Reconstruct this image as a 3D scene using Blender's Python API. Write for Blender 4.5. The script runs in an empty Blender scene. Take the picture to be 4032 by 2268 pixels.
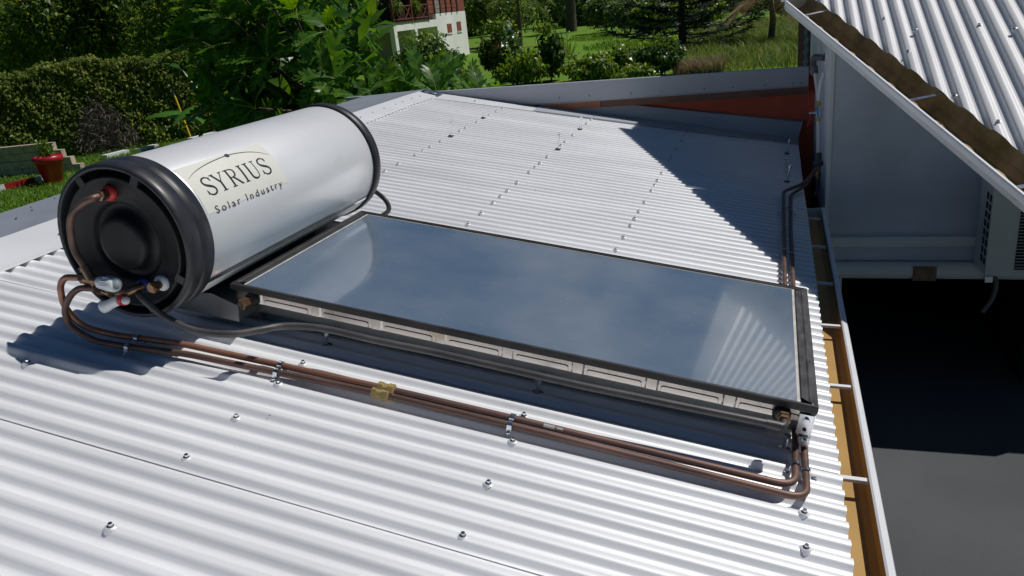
import bpy, math, random
import numpy as np
from mathutils import Vector, Matrix

# ------------------------------------------------------------------ camera, sky, sun, exposure
scene = bpy.context.scene
COL = scene.collection
rng = np.random.default_rng(7)
random.seed(7)

SUN_DIR = Vector((0.4437, 0.3006, 0.8442)).normalized()      # towards the sun
SUN_STRENGTH = 5.0
SKY_STRENGTH = 0.05
EXPOSURE = -0.58

cam_data = bpy.data.cameras.new("camera")
cam_data.sensor_width = 36.0
cam_data.sensor_fit = 'HORIZONTAL'
cam_data.lens = 27.05
cam_data.clip_start = 0.05
cam_data.clip_end = 1500.0
cam = bpy.data.objects.new("camera", cam_data)
COL.objects.link(cam)
cam.matrix_world = Matrix(((0.94714685, -0.01310866, 0.32053238, 1.83309763),
                           (0.30423939, 0.3535873, -0.88454192, -2.12185395),
                           (-0.10174102, 0.93530967, 0.33888727, 0.80750894),
                           (0, 0, 0, 1)))
scene.camera = cam

world = bpy.data.worlds.new("World")
scene.world = world
world.use_nodes = True
wn = world.node_tree.nodes
wl = world.node_tree.links
wn.clear()
sky = wn.new('ShaderNodeTexSky')
sky.sky_type = 'NISHITA'
sky.sun_disc = False
sky.sun_elevation = math.asin(SUN_DIR.z)
sky.sun_rotation = math.atan2(SUN_DIR.x, SUN_DIR.y)
sky.air_density = 1.0
sky.dust_density = 0.1
sky.ozone_density = 4.0
sky.altitude = 1500
bg = wn.new('ShaderNodeBackground')
bg.inputs['Strength'].default_value = SKY_STRENGTH
wo = wn.new('ShaderNodeOutputWorld')
hsv = wn.new('ShaderNodeHueSaturation')
hsv.inputs['Saturation'].default_value = 2.1
hsv.inputs['Value'].default_value = 0.74
wl.new(sky.outputs[0], hsv.inputs['Color'])
wtc = wn.new('ShaderNodeTexCoord')
wmp = wn.new('ShaderNodeMapping')
wmp.inputs['Scale'].default_value = (1.0, 1.0, 2.2)
wmp.inputs['Location'].default_value = (2.6, 1.1, 0.0)
wl.new(wtc.outputs['Generated'], wmp.inputs['Vector'])
cl = wn.new('ShaderNodeTexNoise')
cl.inputs['Scale'].default_value = 2.6
cl.inputs['Detail'].default_value = 9
cl.inputs['Roughness'].default_value = 0.58
wl.new(wmp.outputs['Vector'], cl.inputs['Vector'])
clr = wn.new('ShaderNodeValToRGB')
clr.color_ramp.elements[0].position = 0.565; clr.color_ramp.elements[0].color = (0, 0, 0, 1)
clr.color_ramp.elements[1].position = 0.70; clr.color_ramp.elements[1].color = (0.75, 0.75, 0.75, 1)
wl.new(cl.outputs['Fac'], clr.inputs['Fac'])
cmx = wn.new('ShaderNodeMixRGB')
cmx.inputs['Color2'].default_value = (11.5, 11.8, 12.5, 1)     # sunlit cumulus
wl.new(clr.outputs['Color'], cmx.inputs['Fac'])
wl.new(hsv.outputs['Color'], cmx.inputs['Color1'])
wl.new(cmx.outputs['Color'], bg.inputs['Color'])
wl.new(bg.outputs[0], wo.inputs['Surface'])

sun_data = bpy.data.lights.new("sun", 'SUN')
sun_data.energy = SUN_STRENGTH
sun_data.angle = math.radians(0.5)
sun_data.color = (1.0, 0.97, 0.93)
sun = bpy.data.objects.new("sun", sun_data)
COL.objects.link(sun)
sun.rotation_euler = SUN_DIR.to_track_quat('Z', 'Y').to_euler()
sun.location = (20, 12, 30)

scene.view_settings.view_transform = 'Standard'
scene.view_settings.look = 'None'
scene.view_settings.exposure = EXPOSURE
scene.view_settings.gamma = 1.0
scene.view_settings.use_curve_mapping = False
try:
    scene.cycles.max_bounces = 8
    scene.cycles.diffuse_bounces = 4
    scene.cycles.glossy_bounces = 4
    scene.cycles.transmission_bounces = 4
    scene.cycles.transparent_max_bounces = 8
    scene.cycles.use_denoising = True
except Exception:
    pass

# ------------------------------------------------------------------ materials
def _n(nt, t, **kw):
    n = nt.nodes.new(t)
    for k, v in kw.items():
        setattr(n, k, v)
    return n

def mat(name, color, rough=0.5, metal=0.0, spec=0.5, var=None, bump=None, coat=0.0, speck=None, stretch=None, fleck=None):
    """procedural Principled material. var=(scale, amount, detail): colour mottling;
    bump=(scale, strength); speck=(scale, threshold, colour): dirt specks; stretch: xyz scale of the object coords"""
    m = bpy.data.materials.new(name)
    m.use_nodes = True
    nt = m.node_tree
    b = nt.nodes['Principled BSDF']
    b.inputs['Base Color'].default_value = (*color, 1)
    b.inputs['Roughness'].default_value = rough
    b.inputs['Metallic'].default_value = metal
    b.inputs['Specular IOR Level'].default_value = spec
    if coat:
        b.inputs['Coat Weight'].default_value = coat
        b.inputs['Coat Roughness'].default_value = 0.08
    co = None
    if var or bump or speck:
        tc = _n(nt, 'ShaderNodeTexCoord')
        mp = _n(nt, 'ShaderNodeMapping')
        nt.links.new(tc.outputs['Object'], mp.inputs['Vector'])
        if stretch:
            mp.inputs['Scale'].default_value = stretch
        co = mp.outputs['Vector']
    col_out = None
    if var:
        nz = _n(nt, 'ShaderNodeTexNoise')
        nz.inputs['Scale'].default_value = var[0]
        nz.inputs['Detail'].default_value = var[2] if len(var) > 2 else 4
        nt.links.new(co, nz.inputs['Vector'])
        rp = _n(nt, 'ShaderNodeValToRGB')
        a = var[1]
        rp.color_ramp.elements[0].position = 0.3
        rp.color_ramp.elements[1].position = 0.72
        rp.color_ramp.elements[0].color = (*[max(0, c * (1 - a)) for c in color], 1)
        rp.color_ramp.elements[1].color = (*[min(1, c * (1 + a)) for c in color], 1)
        nt.links.new(nz.outputs['Fac'], rp.inputs['Fac'])
        col_out = rp.outputs['Color']
        rr = _n(nt, 'ShaderNodeMapRange')
        rr.inputs['To Min'].default_value = max(0.02, rough * 0.8)
        rr.inputs['To Max'].default_value = min(1, rough * 1.25)
        nt.links.new(nz.outputs['Fac'], rr.inputs['Value'])
        nt.links.new(rr.outputs['Result'], b.inputs['Roughness'])
    if speck:
        n2 = _n(nt, 'ShaderNodeTexNoise')
        n2.inputs['Scale'].default_value = speck[0]
        n2.inputs['Detail'].default_value = 6
        n2.inputs['Roughness'].default_value = 0.7
        nt.links.new(co, n2.inputs['Vector'])
        r2 = _n(nt, 'ShaderNodeValToRGB')
        r2.color_ramp.elements[0].position = speck[1]
        r2.color_ramp.elements[1].position = min(1, speck[1] + (speck[3] if len(speck) > 3 else 0.05))
        nt.links.new(n2.outputs['Fac'], r2.inputs['Fac'])
        mx = _n(nt, 'ShaderNodeMixRGB')
        mx.inputs['Color1'].default_value = (*color, 1)
        mx.inputs['Color2'].default_value = (*speck[2], 1)
        if col_out:
            nt.links.new(col_out, mx.inputs['Color1'])
        nt.links.new(r2.outputs['Color'], mx.inputs['Fac'])
        col_out = mx.outputs['Color']
    if fleck:
        vo = _n(nt, 'ShaderNodeTexVoronoi')
        vo.inputs['Scale'].default_value = fleck[0]
        tc2 = _n(nt, 'ShaderNodeTexCoord')
        nt.links.new(tc2.outputs['Object'], vo.inputs['Vector'])
        sx = _n(nt, 'ShaderNodeSeparateColor')
        nt.links.new(vo.outputs['Color'], sx.inputs['Color'])
        sz = _n(nt, 'ShaderNodeMapRange')          # a few cells hold a fleck, of varying size
        sz.inputs['From Min'].default_value = 0.5; sz.inputs['From Max'].default_value = 1.0
        sz.inputs['To Min'].default_value = 0.0; sz.inputs['To Max'].default_value = fleck[1]
        nt.links.new(sx.outputs[0], sz.inputs['Value'])
        lt = _n(nt, 'ShaderNodeMath', operation='LESS_THAN')
        nt.links.new(vo.outputs['Distance'], lt.inputs[0]); nt.links.new(sz.outputs['Result'], lt.inputs[1])
        m2 = _n(nt, 'ShaderNodeMixRGB')
        m2.inputs['Color1'].default_value = (*color, 1); m2.inputs['Color2'].default_value = (*fleck[2], 1)
        if col_out: nt.links.new(col_out, m2.inputs['Color1'])
        nt.links.new(lt.outputs[0], m2.inputs['Fac'])
        col_out = m2.outputs['Color']
    if col_out:
        nt.links.new(col_out, b.inputs['Base Color'])
    if bump:
        n3 = _n(nt, 'ShaderNodeTexNoise')
        n3.inputs['Scale'].default_value = bump[0]
        n3.inputs['Detail'].default_value = 4
        nt.links.new(co, n3.inputs['Vector'])
        bp = _n(nt, 'ShaderNodeBump')
        bp.inputs['Strength'].default_value = bump[1]
        bp.inputs['Distance'].default_value = bump[2] if len(bump) > 2 else 0.002
        nt.links.new(n3.outputs['Fac'], bp.inputs['Height'])
        nt.links.new(bp.outputs['Normal'], b.inputs['Normal'])
    return m

def leaf_mat(name, c_dark, c_mid, c_light, rough=0.4, trans=0.3, spec=0.5):
    m = bpy.data.materials.new(name)
    m.use_nodes = True
    nt = m.node_tree
    b = nt.nodes['Principled BSDF']
    out = nt.nodes['Material Output']
    g = _n(nt, 'ShaderNodeNewGeometry')
    rp = _n(nt, 'ShaderNodeValToRGB')
    e = rp.color_ramp.elements
    e[0].position = 0.0; e[0].color = (*c_dark, 1)
    e[1].position = 1.0; e[1].color = (*c_light, 1)
    x = e.new(0.55); x.color = (*c_mid, 1)
    nt.links.new(g.outputs['Random Per Island'], rp.inputs['Fac'])
    nt.links.new(rp.outputs['Color'], b.inputs['Base Color'])
    b.inputs['Roughness'].default_value = rough
    b.inputs['Specular IOR Level'].default_value = spec
    t = _n(nt, 'ShaderNodeBsdfTranslucent')
    hs = _n(nt, 'ShaderNodeHueSaturation')
    hs.inputs['Hue'].default_value = 0.48
    hs.inputs['Saturation'].default_value = 1.1
    hs.inputs['Value'].default_value = 1.5
    nt.links.new(rp.outputs['Color'], hs.inputs['Color'])
    nt.links.new(hs.outputs['Color'], t.inputs['Color'])
    mx = _n(nt, 'ShaderNodeMixShader')
    mx.inputs['Fac'].default_value = trans
    nt.links.new(b.outputs[0], mx.inputs[1])
    nt.links.new(t.outputs[0], mx.inputs[2])
    nt.links.new(mx.outputs[0], out.inputs['Surface'])
    return m

M = {}
M['roof'] = mat('white_painted_sheet', (0.82, 0.83, 0.85), 0.46, 0.22, 0.5, var=(1.6, 0.06, 7), bump=(3.0, 0.16, 0.004),
                speck=(5, 0.62, (0.60, 0.59, 0.57), 0.25), stretch=(0.5, 2.2, 1), fleck=(11, 0.05, (0.22, 0.19, 0.17)))
M['roof2'] = mat('white_sheet_older', (0.76, 0.755, 0.765), 0.46, 0.06, 0.45, var=(2.2, 0.04, 5), speck=(38, 0.74, (0.4, 0.36, 0.33), 0.03))
M['flash'] = mat('white_flashing', (0.76, 0.765, 0.785), 0.42, 0.2, 0.5, var=(2, 0.04), bump=(2.5, 0.1, 0.004))
M['flash_grey'] = mat('grey_flashing', (0.40, 0.42, 0.46), 0.42, 0, 0.4, var=(3, 0.06), bump=(2.0, 0.15, 0.004))
M['lip'] = mat('gutter_lip_paint', (0.80, 0.81, 0.83), 0.35, 0, 0.5, var=(6, 0.03))
M['lip_dirty'] = mat('weathered_gutter_lip', (0.62, 0.63, 0.64), 0.5, 0, 0.4, var=(5, 0.08, 6), speck=(9, 0.56, (0.33, 0.34, 0.27), 0.2), stretch=(1, 1, 3))
M['ochre'] = mat('ochre_gutter_paint', (0.44, 0.27, 0.085), 0.5, 0, 0.4, var=(3, 0.10, 5), speck=(40, 0.70, (0.16, 0.1, 0.05), 0.05))
M['ochre_back'] = mat('stained_gutter_back', (0.40, 0.21, 0.10), 0.7, 0, 0.2, var=(9, 0.2, 6), speck=(50, 0.64, (0.08, 0.05, 0.03), 0.06))
M['mould'] = mat('mouldy_gutter', (0.36, 0.27, 0.15), 0.8, 0, 0.2, var=(9, 0.35, 6), speck=(5, 0.52, (0.20, 0.19, 0.05), 0.2))
M['galv'] = mat('galvanised_steel', (0.72, 0.75, 0.78), 0.24, 1.0, 0.5, var=(40, 0.08))
M['screw'] = mat('screw_head', (0.45, 0.46, 0.48), 0.32, 1.0, 0.5)
M['copper'] = mat('weathered_copper', (0.165, 0.098, 0.080), 0.5, 0.45, 0.5, var=(9, 0.4, 7), speck=(26, 0.63, (0.10, 0.055, 0.05), 0.12), stretch=(0.35, 2, 2))
M['copper_bright'] = mat('bright_copper', (0.34, 0.165, 0.11), 0.45, 0.5, 0.5, var=(14, 0.35, 7), speck=(30, 0.62, (0.16, 0.07, 0.05), 0.12), stretch=(0.35, 2, 2))
M['brass'] = mat('brass', (0.68, 0.49, 0.19), 0.3, 0.6, 0.5, var=(30, 0.12))
M['bronze'] = mat('tarnished_bronze', (0.30, 0.18, 0.11), 0.38, 0.9, 0.5, var=(40, 0.25))
M['pipe_dark'] = mat('sooty_pipe', (0.085, 0.08, 0.082), 0.42, 0.25, 0.5, var=(14, 0.35, 6), speck=(11, 0.68, (0.25, 0.17, 0.11), 0.1), stretch=(0.5, 2, 2))
M['tank'] = mat('tank_white_enamel', (0.84, 0.845, 0.86), 0.34, 0.25, 0.5, var=(2.0, 0.02), coat=0.15, speck=(3.5, 0.60, (0.70, 0.69, 0.67), 0.3))
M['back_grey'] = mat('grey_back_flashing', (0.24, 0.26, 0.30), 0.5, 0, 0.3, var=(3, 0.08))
M['cap'] = mat('black_plastic_cap', (0.026, 0.027, 0.033), 0.42, 0, 0.5, var=(20, 0.2), bump=(260, 0.12, 0.0006))
M['cap_in'] = mat('black_plastic_matt', (0.012, 0.012, 0.014), 0.5, 0, 0.4, var=(20, 0.2))
M['sticker'] = mat('cream_sticker', (0.74, 0.735, 0.67), 0.4, 0, 0.4, var=(7, 0.02))
M['ink'] = mat('black_ink', (0.012, 0.012, 0.016), 0.5, 0, 0.4)
M['ink_blue'] = mat('navy_ink', (0.03, 0.032, 0.06), 0.5, 0, 0.4)
M['red_plastic'] = mat('red_plastic', (0.55, 0.03, 0.025), 0.35)
M['blue_plastic'] = mat('blue_plastic', (0.02, 0.035, 0.16), 0.35)
M['white_plastic'] = mat('white_plastic', (0.72, 0.74, 0.76), 0.35, var=(30, 0.04))
M['black_frame'] = mat('black_collector_frame', (0.030, 0.029, 0.030), 0.42, 0, 0.5, var=(12, 0.35, 6))
M['frame_worn'] = mat('worn_black_rubber', (0.055, 0.052, 0.055), 0.55, 0, 0.4, var=(16, 0.55, 5), stretch=(3, 1, 1))
M['seal'] = mat('pale_seal', (0.52, 0.51, 0.47), 0.5, var=(20, 0.2, 6))
M['tray'] = mat('embossed_aluminium_tray', (0.69, 0.655, 0.62), 0.22, 1.0, 0.5, var=(30, 0.05))
M['rail'] = mat('grey_mount_rail', (0.20, 0.21, 0.22), 0.4, 0.6, 0.5, var=(20, 0.1))
M['black_rubber'] = mat('black_rubber', (0.012, 0.012, 0.012), 0.5)
M['wood_dark'] = mat('dark_timber', (0.075, 0.045, 0.035), 0.6, 0, 0.3, var=(6, 0.3, 6), stretch=(1, 1, 8))
M['red_wall'] = mat('oxide_red_wall', (0.68, 0.14, 0.075), 0.75, 0, 0.25, var=(4, 0.12, 6), bump=(60, 0.2))
M['beam_red'] = mat('brown_fascia_board', (0.46, 0.19, 0.095), 0.6, 0, 0.3, var=(5, 0.2, 6), stretch=(1, 1, 6))
M['render'] = mat('grey_render', (0.50, 0.525, 0.62), 0.85, 0, 0.2, var=(2.2, 0.14, 6), bump=(160, 0.25, 0.003), speck=(2.2, 0.60, (0.34, 0.34, 0.37), 0.25), fleck=(5, 0.06, (0.05, 0.045, 0.04)))
M['trim'] = mat('white_wall_trim', (0.66, 0.67, 0.68), 0.6, 0, 0.3, var=(6, 0.05))
M['asphalt'] = mat('asphalt', (0.094, 0.097, 0.102), 0.9, 0, 0.2, var=(1.4, 0.14, 8), bump=(180, 0.6, 0.006), speck=(60, 0.60, (0.10, 0.10, 0.10), 0.1), fleck=(2.5, 0.035, (0.16, 0.12, 0.07)))
M['ac'] = mat('ac_casing', (0.55, 0.55, 0.53), 0.5, 0, 0.4, var=(8, 0.04))
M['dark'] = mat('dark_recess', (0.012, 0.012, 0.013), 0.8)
M['hose_white'] = mat('white_hose', (0.72, 0.73, 0.74), 0.4)
M['grey_plastic'] = mat('grey_fitting', (0.10, 0.10, 0.105), 0.45)
M['concrete'] = mat('old_concrete', (0.44, 0.36, 0.28), 0.9, 0, 0.2, var=(5, 0.25, 6), bump=(50, 0.4, 0.01))
M['pot_red'] = mat('red_pot', (0.38, 0.010, 0.024), 0.35, 0, 0.5, var=(6, 0.08))
M['soil'] = mat('soil', (0.06, 0.04, 0.03), 0.95)

def glass_mat():
    m = bpy.data.materials.new('textured_solar_glass')
    m.use_nodes = True
    nt = m.node_tree
    b = nt.nodes['Principled BSDF']
    b.inputs['Base Color'].default_value = (0.05, 0.09, 0.16, 1)
    b.inputs['Roughness'].default_value = 0.07
    b.inputs['Coat Weight'].default_value = 0.8
    b.inputs['Coat Roughness'].default_value = 0.04
    b.inputs['IOR'].default_value = 1.52
    b.inputs['Specular IOR Level'].default_value = 0.9
    tc = _n(nt, 'ShaderNodeTexCoord')
    # fine prismatic texture
    n1 = _n(nt, 'ShaderNodeTexNoise'); n1.inputs['Scale'].default_value = 260; n1.inputs['Detail'].default_value = 2
    nt.links.new(tc.outputs['Object'], n1.inputs['Vector'])
    bp = _n(nt, 'ShaderNodeBump'); bp.inputs['Strength'].default_value = 0.12; bp.inputs['Distance'].default_value = 0.001
    nt.links.new(n1.outputs['Fac'], bp.inputs['Height'])
    nt.links.new(bp.outputs['Normal'], b.inputs['Normal'])
    # dust film: small pale specks and blotches
    n2 = _n(nt, 'ShaderNodeTexNoise'); n2.inputs['Scale'].default_value = 95; n2.inputs['Detail'].default_value = 3
    nt.links.new(tc.outputs['Object'], n2.inputs['Vector'])
    r2 = _n(nt, 'ShaderNodeValToRGB')
    r2.color_ramp.elements[0].position = 0.66; r2.color_ramp.elements[1].position = 0.74
    nt.links.new(n2.outputs['Fac'], r2.inputs['Fac'])
    n3 = _n(nt, 'ShaderNodeTexNoise'); n3.inputs['Scale'].default_value = 3.2; n3.inputs['Detail'].default_value = 6
    nt.links.new(tc.outputs['Object'], n3.inputs['Vector'])
    r3 = _n(nt, 'ShaderNodeMapRange')
    r3.inputs['From Min'].default_value = 0.35; r3.inputs['From Max'].default_value = 0.75
    r3.inputs['To Min'].default_value = 0.0; r3.inputs['To Max'].default_value = 0.35
    nt.links.new(n3.outputs['Fac'], r3.inputs['Value'])
    ad = _n(nt, 'ShaderNodeMath', operation='MULTIPLY_ADD')
    nt.links.new(r2.outputs['Color'], ad.inputs[0]); ad.inputs[1].default_value = 0.45
    nt.links.new(r3.outputs['Result'], ad.inputs[2])
    mx = _n(nt, 'ShaderNodeMixRGB')
    mx.inputs['Color1'].default_value = (0.102, 0.152, 0.225, 1)
    mx.inputs['Color2'].default_value = (0.29, 0.32, 0.34, 1)
    nt.links.new(ad.outputs[0], mx.inputs['Fac'])
    nt.links.new(mx.outputs['Color'], b.inputs['Base Color'])
    return m
M['glass'] = glass_mat()

# ------------------------------------------------------------------ object helpers
ROOF_S = 0.1832974
CS, SN = math.cos(ROOF_S), math.sin(ROOF_S)
ROOF_DROP = 0.2        # the roof sheet lies this far below the plane of the collector glass
def RP(u, v, w):
    """roof coordinates (down the slope, along the eave, height above the sheet) -> world"""
    return Vector((u * CS + (w - ROOF_DROP) * SN, v, -u * SN + (w - ROOF_DROP) * CS))

ORIGIN = {}
def tag(o, label=None, cat=None, group=None, kind=None):
    if label: o['label'] = label
    if cat: o['category'] = cat
    if group: o['group'] = group
    if kind: o['kind'] = kind
    return o

def thing(name, label, cat, loc=(0, 0, 0), group=None, roof=False, rotz=0.0):
    o = bpy.data.objects.new(name, None)
    o.empty_display_size = 0.1
    COL.objects.link(o)
    if roof:
        o.location = RP(*loc)
        o.rotation_euler = (0, ROOF_S, 0)
    else:
        o.location = loc
        o.rotation_euler = (0, 0, rotz)
    ORIGIN[o.name] = Vector(loc)
    return tag(o, label, cat, group)

class MB:
    """collects faces; build() links them as one mesh object"""
    def __init__(s):
        s.v = []; s.f = []; s.m = []; s.sm = []
    def add(s, verts, faces, m=0, smooth=False):
        k = len(s.v)
        s.v += [tuple(p) for p in verts]
        for f in faces:
            s.f.append([i + k for i in f]); s.m.append(m); s.sm.append(smooth)
        return s
    def box(s, x0, x1, y0, y1, z0, z1, m=0):
        vs = [(x, y, z) for x in (x0, x1) for y in (y0, y1) for z in (z0, z1)]
        return s.add(vs, [(0, 1, 3, 2), (4, 6, 7, 5), (0, 4, 5, 1), (2, 3, 7, 6), (0, 2, 6, 4), (1, 5, 7, 3)], m)
    def bar(s, a, b, wx, wz, m=0, up=(0, 0, 1)):
        """rectangular bar from a to b"""
        a = Vector(a); b = Vector(b); d = (b - a).normalized()
        up = Vector(up); x = d.cross(up)
        if x.length < 1e-5: x = d.cross(Vector((1, 0, 0)))
        x.normalize(); z = x.cross(d)
        vs = []
        for p in (a, b):
            for i, j in ((-1, -1), (1, -1), (1, 1), (-1, 1)):
                vs.append(p + x * wx * .5 * i + z * wz * .5 * j)
        return s.add(vs, [(3, 2, 1, 0), (4, 5, 6, 7), (0, 1, 5, 4), (1, 2, 6, 5), (2, 3, 7, 6), (3, 0, 4, 7)], m)
    def quad(s, a, b, c, d, m=0):
        return s.add([a, b, c, d], [(0, 1, 2, 3)], m)
    def prism(s, poly, axis, h0, h1, m=0, smooth=False):
        """extrude a 2-D polygon; axis 0/1/2 gives the extrusion direction, the polygon runs in the other two axes in order"""
        def P(q, h):
            q = list(q); q.insert(axis, h); return q
        n = len(poly)
        vs = [P(q, h0) for q in poly] + [P(q, h1) for q in poly]
        fs = [tuple(range(n))[::-1], tuple(range(n, 2 * n))] + [(i, (i + 1) % n, n + (i + 1) % n, n + i) for i in range(n)]
        return s.add(vs, fs, m, smooth)
    def tube(s, path, r, seg=10, m=0, cap=True, smooth=True):
        path = [Vector(p) for p in path]
        n = len(path)
        rs = r if hasattr(r, '__len__') else [r] * n
        t0 = (path[1] - path[0]).normalized()
        ref = Vector((0, 0, 1)) if abs(t0.z) < 0.9 else Vector((1, 0, 0))
        x = t0.cross(ref).normalized()
        vs = []
        for i, p in enumerate(path):
            if i == 0: t = t0
            elif i == n - 1: t = (path[i] - path[i - 1]).normalized()
            else: t = ((path[i + 1] - p).normalized() + (p - path[i - 1]).normalized()).normalized()
            x = (x - t * x.dot(t)).normalized()
            y = t.cross(x)
            for k in range(seg):
                a = 2 * math.pi * k / seg
                vs.append(p + (x * math.cos(a) + y * math.sin(a)) * rs[i])
        fs = []
        for i in range(n - 1):
            for k in range(seg):
                k2 = (k + 1) % seg
                fs.append((i * seg + k, i * seg + k2, (i + 1) * seg + k2, (i + 1) * seg + k))
        s.add(vs, fs, m, smooth)
        if cap:
            s.add([vs[k] for k in range(seg)], [tuple(range(seg))[::-1]], m)
            s.add([vs[(n - 1) * seg + k] for k in range(seg)], [tuple(range(seg))], m)
        return s
    def lathe(s, prof, base, d, seg=24, m=0, smooth=True, a0=0.0, a1=None):
        """revolve profile [(radius, height)] about an axis from base along d"""
        base = Vector(base); d = Vector(d).normalized()
        ref = Vector((0, 0, 1)) if abs(d.z) < 0.9 else Vector((1, 0, 0))
        x = d.cross(ref).normalized(); y = d.cross(x)
        full = a1 is None
        cnt = seg if full else seg + 1
        vs = []
        for (r, h) in prof:
            for k in range(cnt):
                a = 2 * math.pi * k / seg if full else a0 + (a1 - a0) * k / seg
                vs.append(base + d * h + (x * math.cos(a) + y * math.sin(a)) * r)
        fs = []
        for i in range(len(prof) - 1):
            for k in range(seg):
                k2 = (k + 1) % cnt
                fs.append((i * cnt + k, (i + 1) * cnt + k, (i + 1) * cnt + k2, i * cnt + k2))
        s.add(vs, fs, m, smooth)
        if full:
            if prof[0][0] > 1e-6: s.add([vs[k] for k in range(cnt)], [tuple(range(cnt))], m)
            if prof[-1][0] > 1e-6: s.add([vs[(len(prof) - 1) * cnt + k] for k in range(cnt)], [tuple(range(cnt))[::-1]], m)
        return s
    def grid(s, P, m=0, smooth=True, flip=False):
        """P: rows of points"""
        nr, nc = len(P), len(P[0])
        vs = [p for row in P for p in row]
        fs = []
        for i in range(nr - 1):
            for j in range(nc - 1):
                q = (i * nc + j, i * nc + j + 1, (i + 1) * nc + j + 1, (i + 1) * nc + j)
                fs.append(q[::-1] if flip else q)
        return s.add(vs, fs, m, smooth)
    def mesh(s, name, mats, off=(0, 0, 0)):
        me = bpy.data.meshes.new(name)
        ox, oy, oz = off
        me.from_pydata([(x - ox, y - oy, z - oz) for x, y, z in s.v], [], s.f)
        for q in mats: me.materials.append(q)
        me.polygons.foreach_set('material_index', s.m)
        me.polygons.foreach_set('use_smooth', s.sm)
        me.update()
        return me
    def build(s, name, mats, parent=None, off=None):
        if not isinstance(mats, (list, tuple)): mats = [mats]
        if off is None:
            off = root_origin(parent) if parent else (0, 0, 0)
        o = bpy.data.objects.new(name, s.mesh(name, mats, off))
        COL.objects.link(o)
        if parent: o.parent = parent
        return o

def root_origin(o):
    while o.parent: o = o.parent
    return ORIGIN.get(o.name, Vector((0, 0, 0)))

def inst(name, me, parent, loc, rot=(0, 0, 0), scale=(1, 1, 1)):
    """a copy that shares mesh data; loc is in the thing's own coordinates (roof or world)"""
    o = bpy.data.objects.new(name, me)
    COL.objects.link(o)
    o.parent = parent
    o.location = Vector(loc) - root_origin(parent) if parent else loc
    o.rotation_euler = rot
    o.scale = scale
    return o

def fillet(pts, r, n=5):
    """round the corners of a polyline"""
    pts = [Vector(p) for p in pts]
    out = [pts[0]]
    for i in range(1, len(pts) - 1):
        a, p, b = pts[i - 1], pts[i], pts[i + 1]
        d1 = (a - p); d2 = (b - p)
        k = min(r, d1.length * .48, d2.length * .48)
        q0 = p + d1.normalized() * k; q1 = p + d2.normalized() * k
        for j in range(n + 1):
            t = j / n
            out.append(q0 * (1 - t) ** 2 + p * 2 * t * (1 - t) + q1 * t * t)
    out.append(pts[-1])
    return out

def smooth_path(pts, n=8):
    """Catmull-Rom through points"""
    P = [Vector(p) for p in pts]
    P = [P[0] * 2 - P[1]] + P + [P[-1] * 2 - P[-2]]
    out = []
    for i in range(1, len(P) - 2):
        for j in range(n):
            t = j / n
            a, b, c, d = P[i - 1], P[i], P[i + 1], P[i + 2]
            out.append(0.5 * ((2 * b) + (c - a) * t + (2 * a - 5 * b + 4 * c - d) * t * t + (3 * b - a - 3 * c + d) * t ** 3))
    out.append(P[-2])
    return out

# ------------------------------------------------------------------ ground
g = MB()
g.add([(-420, -120, -2.0), (420, -120, -2.0), (420, 700, -2.0), (-420, 700, -2.0)], [(0, 1, 2, 3)])
def ground_mat():
    m = bpy.data.materials.new('lawn')
    m.use_nodes = True
    nt = m.node_tree
    b = nt.nodes['Principled BSDF']
    b.inputs['Roughness'].default_value = 0.9
    b.inputs['Specular IOR Level'].default_value = 0.15
    tc = _n(nt, 'ShaderNodeTexCoord')
    n1 = _n(nt, 'ShaderNodeTexNoise'); n1.inputs['Scale'].default_value = 0.35; n1.inputs['Detail'].default_value = 7
    n2 = _n(nt, 'ShaderNodeTexNoise'); n2.inputs['Scale'].default_value = 9; n2.inputs['Detail'].default_value = 5
    nt.links.new(tc.outputs['Object'], n1.inputs['Vector'])
    nt.links.new(tc.outputs['Object'], n2.inputs['Vector'])
    r1 = _n(nt, 'ShaderNodeValToRGB')
    e = r1.color_ramp.elements
    e[0].position = 0.30; e[0].color = (0.17, 0.15, 0.06, 1)
    e[1].position = 0.42; e[1].color = (0.15, 0.26, 0.028, 1)
    x = e.new(0.75); x.color = (0.10, 0.235, 0.022, 1)
    nt.links.new(n1.outputs['Fac'], r1.inputs['Fac'])
    mx = _n(nt, 'ShaderNodeMixRGB', blend_type='MULTIPLY')
    mx.inputs['Fac'].default_value = 0.7
    r2 = _n(nt, 'ShaderNodeValToRGB')
    r2.color_ramp.elements[0].position = 0.3; r2.color_ramp.elements[0].color = (0.45, 0.5, 0.4, 1)
    r2.color_ramp.elements[1].position = 0.7; r2.color_ramp.elements[1].color = (1.2, 1.2, 1.1, 1)
    nt.links.new(n2.outputs['Fac'], r2.inputs['Fac'])
    nt.links.new(r1.outputs['Color'], mx.inputs['Color1'])
    nt.links.new(r2.outputs['Color'], mx.inputs['Color2'])
    nt.links.new(mx.outputs['Color'], b.inputs['Base Color'])
    bp = _n(nt, 'ShaderNodeBump'); bp.inputs['Strength'].default_value = 0.6; bp.inputs['Distance'].default_value = 0.05
    nt.links.new(n2.outputs['Fac'], bp.inputs['Height'])
    nt.links.new(bp.outputs['Normal'], b.inputs['Normal'])
    return m
M['lawn'] = ground_mat()
tag(g.build('ground', M['lawn']), 'green lawn stretching away behind the roofs to the far trees', 'lawn', kind='structure')

# paved courtyard to the right of the eave
tag(MB().box(1.9, 9.0, -9.0, 7.0, -1.99, -1.95).build('courtyard', M['asphalt']), 'dark courtyard floor below the gutter on the right', 'floor', kind='structure')

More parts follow.
